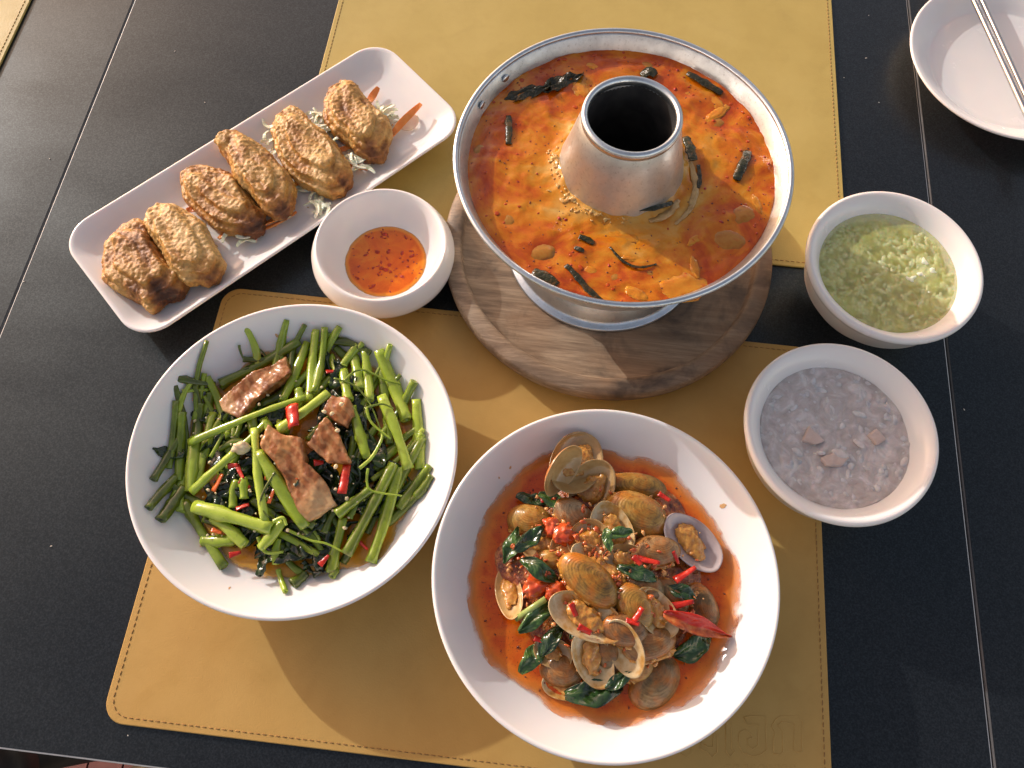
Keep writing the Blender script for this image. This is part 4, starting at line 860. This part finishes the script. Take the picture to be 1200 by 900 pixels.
for i in range(90):
    c = on_veg(r_.uniform(190, 640), r_.uniform(230, 660), r_.uniform(.0, .006)); s = r_.uniform(.0006, .0016); parts.append(blob(c, (s, s * .8, s * .7), (0, 0, i), 1, .3, 2, i))
for x, y in ((560, 325), (575, 370), (540, 320), (570, 465), (585, 300)):
    c = on_veg(x, y, .0128); parts.append(blob(c, (.0017, .0013, .0012), (0, 0, x), 2, .3, 2, x))
V, Fc = join(parts); solo('garlic_crumbs', V, Fc, GARL, 'pale garlic crumbs sprinkled over the stir-fried greens', 'garlic', kind='stuff')

# ------------------------------------------------------------------ clams
def m_shell(name, c0, c1, c2, rough=.28):
    m, nt, b = newmat(name)
    uv = nd(nt, 'ShaderNodeUVMap').outputs[0]; sp = nd(nt, 'ShaderNodeSeparateXYZ', {0: uv}).outputs[1]
    t = tex(nt, 120, 5, .6); oi = nd(nt, 'ShaderNodeObjectInfo').outputs['Random']
    band = nd(nt, 'ShaderNodeTexNoise', {'W': math_(nt, 'ADD', math_(nt, 'MULTIPLY', sp, 13), math_(nt, 'MULTIPLY', t, 1.5)), 'Scale': 1.0, 'Detail': 4.0}, noise_dimensions='1D').outputs['Fac']
    k = math_(nt, 'ADD', math_(nt, 'MULTIPLY', band, .40), math_(nt, 'MULTIPLY', t, .62)); k = math_(nt, 'ADD', k, math_(nt, 'MULTIPLY', math_(nt, 'SUBTRACT', oi, .5), .16))
    c = ramp(nt, k, [(.32, c0), (.5, c1), (.68, c2)])
    st = tex(nt, 55, 4, .6, .5); c = mixcol(nt, math_(nt, 'MULTIPLY', ramp(nt, st, [(.42, (0,) * 3), (.60, (1,) * 3)]), .82), c, (.42, .125, .010))
    sp2 = tex(nt, 340, 4, .7); c = mixcol(nt, math_(nt, 'MULTIPLY', ramp(nt, sp2, [(.52, (0,) * 3), (.66, (1,) * 3)]), .55), c, (.085, .045, .018))
    nt.links.new(c, b.inputs['Base Color']); b.inputs['Roughness'].default_value = rough; b.inputs['Coat Weight'].default_value = .25; b.inputs['Coat Roughness'].default_value = .08; b.inputs['Specular IOR Level'].default_value = .35
    bump(nt, b, math_(nt, 'ADD', math_(nt, 'SINE', math_(nt, 'ADD', math_(nt, 'MULTIPLY', sp, 95), math_(nt, 'MULTIPLY', t, 6))), math_(nt, 'MULTIPLY', t, 2.5)), .14, .0005); return m
SH_T = m_shell('tan_clam_shell', (.12, .068, .016), (.34, .185, .032), (.52, .32, .080)); SH_G = m_shell('grey_clam_shell', (.17, .115, .060), (.33, .24, .13), (.52, .42, .25))
SH_B = m_shell('brown_clam_shell', (.085, .052, .020), (.19, .122, .046), (.32, .22, .10)); SH_P = m_shell('pinkish_clam_shell', (.12, .055, .020), (.24, .125, .045), (.38, .23, .095))
SH_I = std('clam_nacre', [(.32, (.46, .25, .070)), (.46, (.64, .49, .26)), (.58, (.50, .28, .075)), (.70, (.32, .10, .014))], 75, .2, coat=.4, rand=.12, bs=200, bstr=.2); SH_V = std('violet_clam_nacre', [(.3, (.36, .27, .27)), (.6, (.55, .45, .42)), (.8, (.62, .45, .22))], 60, .14, coat=.5)
SH_O = std('sauced_clam_nacre', [(.3, (.42, .23, .075)), (.55, (.54, .35, .14)), (.75, (.36, .16, .04))], 90, .18, coat=.4, rand=.12, bs=200, bstr=.3)
FLESH = std('clam_meat', [(.3, (.42, .13, .014)), (.5, (.60, .30, .060)), (.75, (.34, .07, .006))], 190, .24, bs=280, bstr=.6, bdist=.001, sss=.25, coat=.3)
def valve(L, W, D, up, seed, thick=.0008, n=40, m=14):
    a, b = L / 2, W / 2; U = Vector((a * .30, b * .90, 0)); V, Fc, uv = [], [], []
    def pos(s, th, off):
        wob = 1 + .03 * noise.noise((math.cos(th) * 1.5 + seed, math.sin(th) * 1.5, seed))
        o = Vector((a * wob * math.cos(th), b * wob * math.sin(th), 0)); o.x += .10 * a * math.sin(th) * abs(math.sin(th))
        q = U * (1 - s) * .86 + o * s
        rho = min(1.0, (q.x / a) ** 2 + (q.y / b) ** 2); z = D * max(0.0, 1 - rho) ** .62 * (1 + .12 * q.y / b)
        if off == 0: z += .00010 * math.sin(s * 70 + 2 * noise.noise((q.x * 120, q.y * 120, seed))) * min(1, s * 2) + .0004 * noise.noise((q.x * 200 + seed, q.y * 200, 0)) * (1 - s ** 6)
        else: z = max(0, z - thick) * .97 + (0 if s < .99 else .0)
        return Vector((q.x, q.y, z if up else -z))
    for off in (0, 1):
        for k in range(m + 1):
            s = (k / m) ** .8
            for i in range(n):
                th = 2 * math.pi * i / n; V.append(pos(s * (1 if off == 0 else .985), th, off)); uv.append((i / n, s))
    K = (m + 1) * n; fm = []
    for off in (0, 1):
        for k in range(m):
            for i in range(n):
                j = (i + 1) % n; q = (off * K + k * n + i, off * K + k * n + j, off * K + (k + 1) * n + j, off * K + (k + 1) * n + i)
                Fc.append(q if off == 0 else q[::-1]); fm.append(off)
    for i in range(n):
        j = (i + 1) % n; Fc.append((m * n + i, m * n + j, K + m * n + j, K + m * n + i)); fm.append(1)
    return V, Fc, uv, fm
def clam_z(p):
    d = math.hypot(p.x - CL[0] - .002, p.y - CL[1] - .006); return .0455 - .019 * (d / .078) ** 2
def on_clam(px, py, lay=0.0):
    z = .04
    for _ in range(4):
        p = P(px, py, z); d = math.hypot(p.x - CL[0], p.y - CL[1]); z = max(clam_z(p) + lay, interp(PIN, min(d, .1)) + .002, .0262)
    return P(px, py, z)
def A(x, y): return 560 + x / 3.75, 500 + y / 3.75
def B(x, y): return 560 + x / 3.75, 640 + y / 3.75
clams = [  # pos, length, width, image angle, 'i' inner face up or 'o' outside up, outer, inner, layer, tilt, label
 (A(435, 160), 265, 190, -55, 'i', SH_P, SH_O, .0085, (.15, .20), 'sauce-stained open clam shell farthest from the chilli strip, alone at the pool edge'),
 (A(500, 272), 215, 165, -58, 'i', SH_G, SH_O, .0, (.1, -.3), 'open clam shell with one raised pale lip, beside the lone stained shell'),
 (A(690, 262), 285, 130, 8, 'o', SH_T, SH_O, -.001, (.5, .1), 'ridged tan clam lying edge-on behind the big ribbed brown clam'),
 (A(700, 385), 285, 195, 28, 'o', SH_T, SH_O, .001, (.25, .1), 'big ribbed brown clam with its rounded back up, beside the violet shell'),
 (A(945, 512), 270, 165, 42, 'i', SH_G, SH_V, -.001, (-.15, .25), 'open clam shell with a violet grey inside resting on the pool edge'),
 (A(425, 385), 185, 125, 38, 'o', SH_G, SH_I, .0, (.1, .2), 'small smooth pale grey clam shell beside the raised pale lip'),
 (A(225, 408), 190, 145, 12, 'o', SH_T, SH_I, -.001, (.1, -.2), 'tan and olive clam shell behind a basil leaf at the sauce edge'),
 (A(482, 500), 160, 145, -30, 'i', SH_P, SH_O, .002, (.1, -.1), 'small round open clam full of pinkish meat'),
 (A(590, 455), 215, 145, 68, 'i', SH_T, SH_I, .001, (.1, .15), 'open clam with yellow meat under a small basil sprig'),
 (A(780, 545), 225, 140, -4, 'o', SH_P, SH_I, .002, (-.1, .1), 'cream topped clam shell with red chilli at its lower edge'),
 (A(560, 622), 285, 150, 30, 'i', SH_G, SH_I, .003, (-.35, .1), 'open clam behind the glossy amber shell, filled with chopped garlic'),
 (A(490, 672), 300, 165, 42, 'o', SH_T, SH_I, .010, (.15, .1), 'large glossy amber clam shell on top of the heap'),
 (A(735, 700), 180, 115, 20, 'o', SH_B, SH_I, .002, (.1, .1), 'dark brown clam shell beside the dark basil sprig'),
 (A(850, 735), 185, 115, 40, 'o', SH_B, SH_O, .0, (.2, .2), 'dark clam shell wedged under the small chilli pieces'),
 (A(690, 785), 215, 150, 58, 'o', SH_T, SH_I, .006, (.1, .25), 'orange brown clam shell with chopped red chilli on its back'),
 (A(475, 838), 295, 160, 25, 'i', SH_G, SH_I, .007, (.05, .1), 'open clam with cream lip, plump meat and a red chilli square'),
 (B(785, 295), 215, 140, 52, 'i', SH_G, SH_I, .004, (-.1, .3), 'open clam with a broad cream lip touching the long chilli strip'),
 (B(650, 365), 205, 145, 12, 'o', SH_P, SH_I, .007, (.1, .15), 'pinkish brown clam shell in the middle of the heap'),
 (B(755, 425), 245, 150, -15, 'o', SH_P, SH_I, .004, (-.2, .1), 'pinkish clam shell with a cream upper edge below the cream lip'),
 (B(505, 500), 235, 140, 66, 'i', SH_G, SH_I, .004, (.0, .35), 'upright open clam with yellow meat between cream walls'),
 (B(368, 545), 185, 145, 12, 'o', SH_P, SH_I, .0, (.2, -.1), 'rounded pinkish grey clam shell near the pale basil leaf'),
 (B(365, 620), 150, 90, 20, 'i', SH_G, SH_I, -.002, (.0, -.1), 'shallow cream shell half hidden below the pinkish grey clam'),
 (B(785, 595), 275, 205, -42, 'o', SH_B, SH_O, -.001, (.15, .1), 'large rough brown clam shell at the pool edge below the basil'),
 (B(990, 262), 215, 125, 66, 'o', SH_B, SH_O, -.001, (.1, .3), 'olive brown clam shell between long chilli strip and pool edge'),
 (B(135, 205), 215, 100, 82, 'i', SH_B, SH_O, -.001, (.1, -.4), 'thin sauce-coated shell standing at the pool edge beside tomato'),
 (A(312, 582), 110, 80, 5, 'o', SH_T, SH_I, .005, (.1, -.1), 'tiny tan clam tip poking out beside the amber shell'),
 (A(300, 530), 190, 120, 10, 'i', SH_P, SH_O, -.001, (.1, .0), 'sauce-filled open shell beneath the basil leaf and amber shell'),
 (A(400, 575), 190, 130, 70, 'i', SH_P, SH_O, -.001, (.1, .1), 'sauce-filled shell tucked behind the glossy amber shell'),
 (A(650, 590), 180, 120, 10, 'i', SH_B, SH_O, .0, (.1, .1), 'stained open shell squeezed below the yellow clam meat'),
 (B(560, 440), 190, 130, 75, 'o', SH_B, SH_O, .0, (.2, .1), 'brown shell between the plump clam and the upright open clam'),
 (B(690, 520), 190, 140, 30, 'o', SH_T, SH_O, .0, (.1, .2), 'tan shell wedged above the large rough brown shell'),
 (B(330, 470), 150, 110, 30, 'i', SH_P, SH_O, .0, (.1, .0), 'small sauce-filled shell beside the pinkish grey clam'),
 (B(610, 510), 200, 130, 40, 'o', SH_B, SH_O, -.002, (.2, .1), 'brown clam shell sunk in the sauce beside the upright open clam')]
for k, (pp, L, W, ang, kind, so, si, lay, tilt, lab) in enumerate(clams):
    c = on_clam(*pp, lay); s = mpp(c) / 3.75 * (1.20 if kind == 'i' else 1.06); L *= s; W *= s; D = W * (.36 if kind == 'o' else .26)
    e = empty('clam', c, lab, 'clam', 'clams in the red sauce'); e.rotation_euler = (tilt[0], tilt[1], -math.radians(ang) + math.radians(6))
    if kind == 'o':
        e.location.z -= D * .45
        V, Fc, uv, fm = valve(L, W, D, True, k * 1.9); link('shell', mesh('shell', V, Fc, [so, si], uv=uv, fm=fm), parent=e)
        V, Fc, uv, fm = valve(L * .98, W * .98, D * .8, False, k * 1.9); link('shell', mesh('shell', V, Fc, [so, si], uv=uv, fm=fm), (0, -.0008, -.0006), (rng.uniform(.14, .36), 0, 0), e)
        v, f = blob((0, -W * .24, -D * .08), (L * .38, W * .28, D * .45), (0, 0, 0), 4, .4, 2.4, k); link('meat', mesh('meat', v, f, FLESH), parent=e)
    else:
        e.location.z = max(e.location.z + D * .35, .0262 + D * .55)
        V, Fc, uv, fm = valve(L, W, D, False, k * 1.9); link('shell', mesh('shell', V, Fc, [so, si], uv=uv, fm=fm), parent=e)
        pr = [blob((L * rng.uniform(-.05, .08), W * rng.uniform(-.06, .06), -D * .50), (L * .27, W * .26, D * .42), (0, 0, rng.uniform(-.3, .3)), 3, .3, 2.0, k), blob((-L * .13, W * .08, -D * .45), (L * .14, W * .18, D * .36), (0, 0, .8), 3, .4, 2.4, k + 9), blob((L * .16, -W * .10, -D * .42), (L * .13, W * .12, D * .3), (0, 0, .2), 3, .4, 2.4, k + 19)]
        v, f = fuse(pr, .0007, 3, lambda q: .0007 * fbm(q, 260, 3, k)); link('meat', mesh('meat', v, f, FLESH), parent=e)
        if k in (1, 19):                       # the second valve, swung open on the hinge
            V, Fc, uv, fm = valve(L * .97, W * .97, D, True, k * 1.9 + .6); th = -math.radians(rng.uniform(118, 150)); hy = W * .46
            V = [Vector((v.x, hy + (v.y - hy) * math.cos(th) - v.z * math.sin(th), (v.y - hy) * math.sin(th) + v.z * math.cos(th))) for v in V]
            link('shell', mesh('shell', V, Fc, [so, si], uv=uv, fm=fm), parent=e)
# the bed of chopped paste the clams are piled on
PASTE = std('chopped_chilli_paste', [(.3, (.09, .018, .004)), (.48, (.26, .050, .008)), (.6, (.40, .13, .022)), (.78, (.50, .26, .08))], 260, .2, bs=420, bstr=.8, bdist=.0014, coat=.3)
V, Fc = [], []; nr, na = 44, 150
for k in range(nr + 1):
    for i in range(na):
        a = 2 * math.pi * i / na; rr = .064 * (1 + .16 * fbm((math.cos(a), math.sin(a), 0), 1.3, 3, 6.0)); t = k / nr; x, y = CL[0] + .001 + rr * t * math.cos(a), CL[1] + .005 + rr * t * math.sin(a)
        h = .0145 * (1 - t ** 2.2) ** .8; V.append((x, y, .0255 + h * (1 + .35 * fbm((x, y, 0), 70, 3, 1.0)) + (.0016 * fbm((x, y, 0), 240, 4, 3.0) + .0010 * abs(noise.noise((x * 420, y * 420, 2)))) * (1 - t ** 8)))
for k in range(nr):
    for i in range(na): j = (i + 1) % na; Fc.append((k * na + i, k * na + j, (k + 1) * na + j, (k + 1) * na + i))
solo('chilli_paste_heap', V, Fc, PASTE, 'chopped chilli and garlic paste heaped under the clams', 'chilli paste', kind='stuff')
# basil, chilli, tomato and crumbs over the clams
def m_basil():
    m, nt, b = newmat('basil_leaf'); uv = nd(nt, 'ShaderNodeUVMap').outputs[0]; sx = nd(nt, 'ShaderNodeSeparateXYZ', {0: uv})
    oi = nd(nt, 'ShaderNodeObjectInfo').outputs['Random']; t = tex(nt, 150, 5)
    mid = math_(nt, 'ABSOLUTE', math_(nt, 'SUBTRACT', sx.outputs[1], .5))
    vein = math_(nt, 'SINE', math_(nt, 'MULTIPLY', math_(nt, 'SUBTRACT', sx.outputs[0], math_(nt, 'MULTIPLY', mid, .5)), 55))
    c = ramp(nt, math_(nt, 'ADD', math_(nt, 'MULTIPLY', t, .6), math_(nt, 'MULTIPLY', oi, .4)), [(.3, (.014, .035, .010)), (.5, (.035, .090, .018)), (.75, (.085, .17, .035))])
    c = mixcol(nt, ramp(nt, mid, [(.0, (.45,) * 3), (.03, (0,) * 3)]), c, (.12, .17, .04))
    nt.links.new(c, b.inputs['Base Color']); b.inputs['Roughness'].default_value = .2; b.inputs['Coat Weight'].default_value = .4; b.inputs['Coat Roughness'].default_value = .08
    bump(nt, b, math_(nt, 'ADD', math_(nt, 'MULTIPLY', vein, .12), t), .6, .0009); return m
BASIL = m_basil()
bas = [(A(232, 490), 165, 70, -42, .006, 'basil leaf pointing up to the tan and olive clam'), (A(150, 522), 150, 70, -70, .0, 'dark basil leaf lying at the sauce edge'), (A(280, 632), 175, 74, 32, .008, 'bright basil leaf beside the glossy amber shell'), (A(705, 640), 160, 70, 18, .005, 'basil leaf under the cream topped clam'), (A(572, 500), 95, 45, 80, .007, 'small basil sprig leaf on yellow clam meat'), (A(632, 466), 95, 50, -10, .008, 'second small basil sprig leaf on yellow clam meat'),
       (B(270, 300), 200, 85, -40, .003, 'very dark basil leaf beside the pale green strip'), (B(250, 480), 170, 80, -50, .001, 'dark basil leaf near the lone red chilli bead'), (B(330, 400), 170, 70, -55, .004, 'dark folded basil leaf left of the upright clam'), (B(515, 640), 230, 110, -6, .002, 'broad pale basil leaf below the upright open clam'), (B(620, 590), 120, 60, -30, .002, 'crumpled basil leaf touching the broad pale leaf'), (B(955, 445), 170, 95, -25, .0, 'basil leaf under the long chilli strip'), (B(900, 205), 120, 60, 20, .003, 'dark basil sprig above the long chilli strip'), (A(335, 325), 130, 60, 20, .0, 'basil leaf between tan clam and grey clam'), (A(240, 320), 130, 55, 10, -.002, 'dark basil leaf at the far sauce edge'), (B(440, 340), 130, 50, -60, .002, 'basil scrap tucked under the cream lipped clam')]
for k, (pp, L, W, ang, lay, lab) in enumerate(bas):
    c = on_clam(*pp, lay + .002); s = mpp(c) / 3.75 * 1.15
    V, Fc, uv = sheet(c, L * s, W * s, -math.radians(ang) + .1, rng.uniform(-.1, .45), .30, k * 3.7, 18, 8, (rng.uniform(-.3, .3), rng.uniform(-.2, .2)), .0003, fold=rng.uniform(.05, .35), wav=3)
    V = [Vector((p.x, p.y, max(p.z, .0264))) for p in V]
    solo('basil_leaf', V, Fc, BASIL, lab, 'leaf', 'basil leaves on the clams', uv=uv)
LIME = std('pale_green_rib', [(.3, (.26, .34, .08)), (.7, (.42, .50, .16))], 150, .25, sss=.2)
a0, a1 = on_clam(*B(165, 322), .006), on_clam(*B(298, 232), .008)
V, Fc = tube([a0, (a0 + a1) / 2 + Vector((0, 0, .001)), a1], lambda t: .0019, 10, 0, .6, .2, 2); solo('leaf_rib', V, Fc, LIME, 'pale green leaf rib lying over the very dark basil', 'leaf rib')
# long split chilli
pa, pb = on_clam(*B(822, 300), .006), on_clam(*B(1112, 398), .0045); d = pb - pa
def m_pod():
    m, nt, b = newmat('opened_red_chilli'); uv = nd(nt, 'ShaderNodeUVMap').outputs[0]; sv = nd(nt, 'ShaderNodeSeparateXYZ', {0: uv}).outputs[1]; t = tex(nt, 150, 5, .65, .5)
    k = math_(nt, 'ADD', sv, math_(nt, 'MULTIPLY', math_(nt, 'SUBTRACT', t, .5), .35))
    inn = ramp(nt, tex(nt, 260, 4), [(.3, (.34, .035, .006)), (.55, (.55, .12, .02)), (.75, (.62, .25, .06))])
    c = mixcol(nt, ramp(nt, k, [(.36, (0,) * 3), (.48, (1,) * 3)]), inn, ramp(nt, t, [(.3, (.52, .016, .006)), (.7, (.74, .040, .014))]))
    nt.links.new(c, b.inputs['Base Color']); b.inputs['Roughness'].default_value = .28; bump(nt, b, t, .5, .001); return m
V, Fc, uv = sheet((pa + pb) / 2 + Vector((0, 0, .0015)), d.length * 1.03, .0155, math.atan2(d.y, d.x) , .05, .16, 5.3, 26, 12, (.25, -math.asin(max(-1, min(1, d.z / d.length)))), .0007, tip=2.6, fold=.42, wav=4)
solo('chilli_strip', V, Fc, m_pod(), 'long split red chilli reaching out over the white plate', 'chilli', uv=uv)
for k, (pp, L, rr, ang, lay, lab) in enumerate([(A(912, 648), 110, .0045, -38, .006, 'short pointed red chilli beside the olive brown clam'), (B(895, 255), 110, .0040, -18, .006, 'red chilli piece just above the long split chilli'), (A(745, 588), 110, .0040, 8, .007, 'dark red chilli under the cream topped clam'), (A(870, 575), 60, .0030, 60, .004, 'red chilli scrap at the violet shell hinge'), (B(270, 412), 50, .0030, 10, .006, 'lone red chilli bead on the dark basil'), (B(470, 367), 64, .0035, 20, .011, 'red chilli square on plump clam meat'), (A(820, 310), 60, .0030, 30, .002, 'red chilli scrap beside the ribbed brown clam'), (B(705, 300), 70, .0032, -60, .012, 'chopped red chilli on the orange brown shell'), (B(680, 335), 60, .0030, 10, .012, 'second chopped red chilli on the orange brown shell'), (A(310, 318), 70, .0030, -20, .002, 'red chilli scrap behind the tan and olive clam'), (B(420, 280), 60, .0035, 60, .010, 'pinkish chilli ring beside plump clam meat'), (A(700, 590), 50, .0030, 40, .006, 'orange red chilli crumb near the cream topped clam')]):
    c = on_clam(*pp, lay); chilli(c, L / 3.75 * mpp(c), rr, -math.radians(ang), 1.3, (rng.uniform(-.5, .5), rng.uniform(-.3, .3)), .5 if k < 3 else rng.uniform(.5, .9), lab, 'chilli pieces on the clams', seed=k)
TOM = std('tomato', [(.3, (.48, .045, .012)), (.6, (.60, .11, .02)), (.8, (.66, .22, .05))], 120, .14, bs=160, bstr=.4, sss=.3, coat=.4)
for k, (pp, w, h, lab) in enumerate([(A(270, 690), 150, 95, 'large red tomato chunk in front of the bright basil leaf'), (A(345, 725), 105, 80, 'smaller darker red tomato chunk beside the large one'), (A(380, 470), 110, 90, 'tomato chunk half hidden beside the small round open clam'), (A(325, 440), 80, 90, 'pink tomato scrap leaning on the tan and olive clam')]):
    c = on_clam(*pp, .003); s = mpp(c) / 3.75 * .5; v, f = blob(c, (w * s, h * s, h * s * .7), (.1, .2, rng.random()), 4, .3, 1.8, k * 3); solo('tomato_chunk', v, f, TOM, lab, 'tomato', 'tomato pieces on the clams')
CRUMB = std('minced_garlic_chilli', [(.3, (.50, .16, .03)), (.5, (.62, .34, .12)), (.75, (.55, .09, .02))], 500, .25, sss=.2)
MINCE = std('minced_red_chilli', [(.3, (.36, .05, .012)), (.5, (.50, .10, .02)), (.75, (.50, .22, .06))], 400, .2, sss=.2, coat=.3)
r_ = random.Random(15); parts = []
for i in range(520):
    x, y = A(r_.gauss(520, 230), r_.gauss(620, 250)); c = on_clam(x, y, r_.uniform(-.003, .006)); s = r_.uniform(.0005, .0019)
    if math.hypot(c.x - CL[0] - .002, c.y - CL[1] - .004) > .064 or noise.noise((c.x * 70, c.y * 70, 3)) < -.05: continue
    parts.append(blob(c, (s, s * r_.uniform(.35, .9), s * .45), (r_.uniform(-.5, .5), r_.uniform(-.5, .5), i), 2, .6, 1.8, i))
V, Fc = join(parts); solo('minced_garlic', V, Fc, CRUMB, 'minced garlic and chilli crumbs clinging to the clams', 'garlic', kind='stuff')
parts = []
for i in range(520):
    x, y = A(r_.gauss(470, 230), r_.gauss(660, 240)); c = on_clam(x, y, r_.uniform(.0, .008)); s = r_.uniform(.0008, .0026)
    if math.hypot(c.x - CL[0] - .002, c.y - CL[1] - .004) > .062 or noise.noise((c.x * 60, c.y * 60, 9)) < 0: continue
    parts.append(blob(c, (s, s * r_.uniform(.3, .8), s * .4), (r_.uniform(-.5, .5), r_.uniform(-.5, .5), i), 2, .65, 1.8, i))
V, Fc = join(parts); solo('minced_chilli', V, Fc, MINCE, 'minced red chilli paste stuck between the clams', 'chilli', kind='stuff')
V, Fc = flakes(150, disc(CL[0], CL[1], .078, .0265), .0008, 44); solo('sauce_flakes', V, Fc, FLAKED, 'dark chilli flakes floating in the clam sauce', 'chilli', kind='stuff')
SPOT = std('dried_sauce', [(.3, (.62, .33, .12)), (.7, (.70, .45, .22))], 300, .3)
def wall_spot(px, py, cc, w, h, ang, m, lab, g):                # a dried drip on a plate's wall
    z = .035
    for _ in range(6):
        p = P(px, py, z); z = interp(PIN, min(.1015, math.hypot(p.x - cc[0], p.y - cc[1])))
    v, f = blob((p.x, p.y, z + .0001), (w, h, .0005), (0, 0, ang), 3, .5, 1.8, px)
    v = [Vector((q.x, q.y, interp(PIN, min(.1015, math.hypot(q.x - cc[0], q.y - cc[1]))) + (.00025 if q.z > z else -.0001))) for q in v]; solo('sauce_spot', v, f, m, lab, 'sauce spot', g)
for px, py, w, h, a_ in ((847, 593, .0017, .0013, 0), (598, 548, .0009, .0006, 1), (585, 560, .0006, .0005, 0)):
    wall_spot(px, py, CL, w, h, a_, SPOT, 'dried red sauce spot on the clam plate wall', 'drips on the clam plate')
for px, py, w, h, a_ in ((325, 394, .0014, .0008, -.4), (236, 640, .0009, .0004, .2), (269, 689, .0005, .0008, 0)):
    wall_spot(px, py, VG, w, h, a_, SPOT, 'thin orange gravy drip on the greens plate wall', 'drips on the greens plate')

# crumbs and dust on the black table
DUST = std('pale_crumb', [(.3, (.55, .52, .45)), (.7, (.75, .72, .65))], 200, .6)
for px, py in ((1015, 68), (989, 91), (1018, 18), (58, 186), (1030, 120), (150, 862), (335, 868), (60, 640), (240, 120), (1130, 480), (205, 60), (28, 330)):
    c = P(px, py, .0004); v, f = blob(c, (rng.uniform(.0004, .0010), .0004, .0003), (0, 0, px), 1, .3, 2, px); solo('table_crumb', v, f, DUST, 'tiny pale crumb lying on the black table', 'crumb', 'crumbs on the black table')
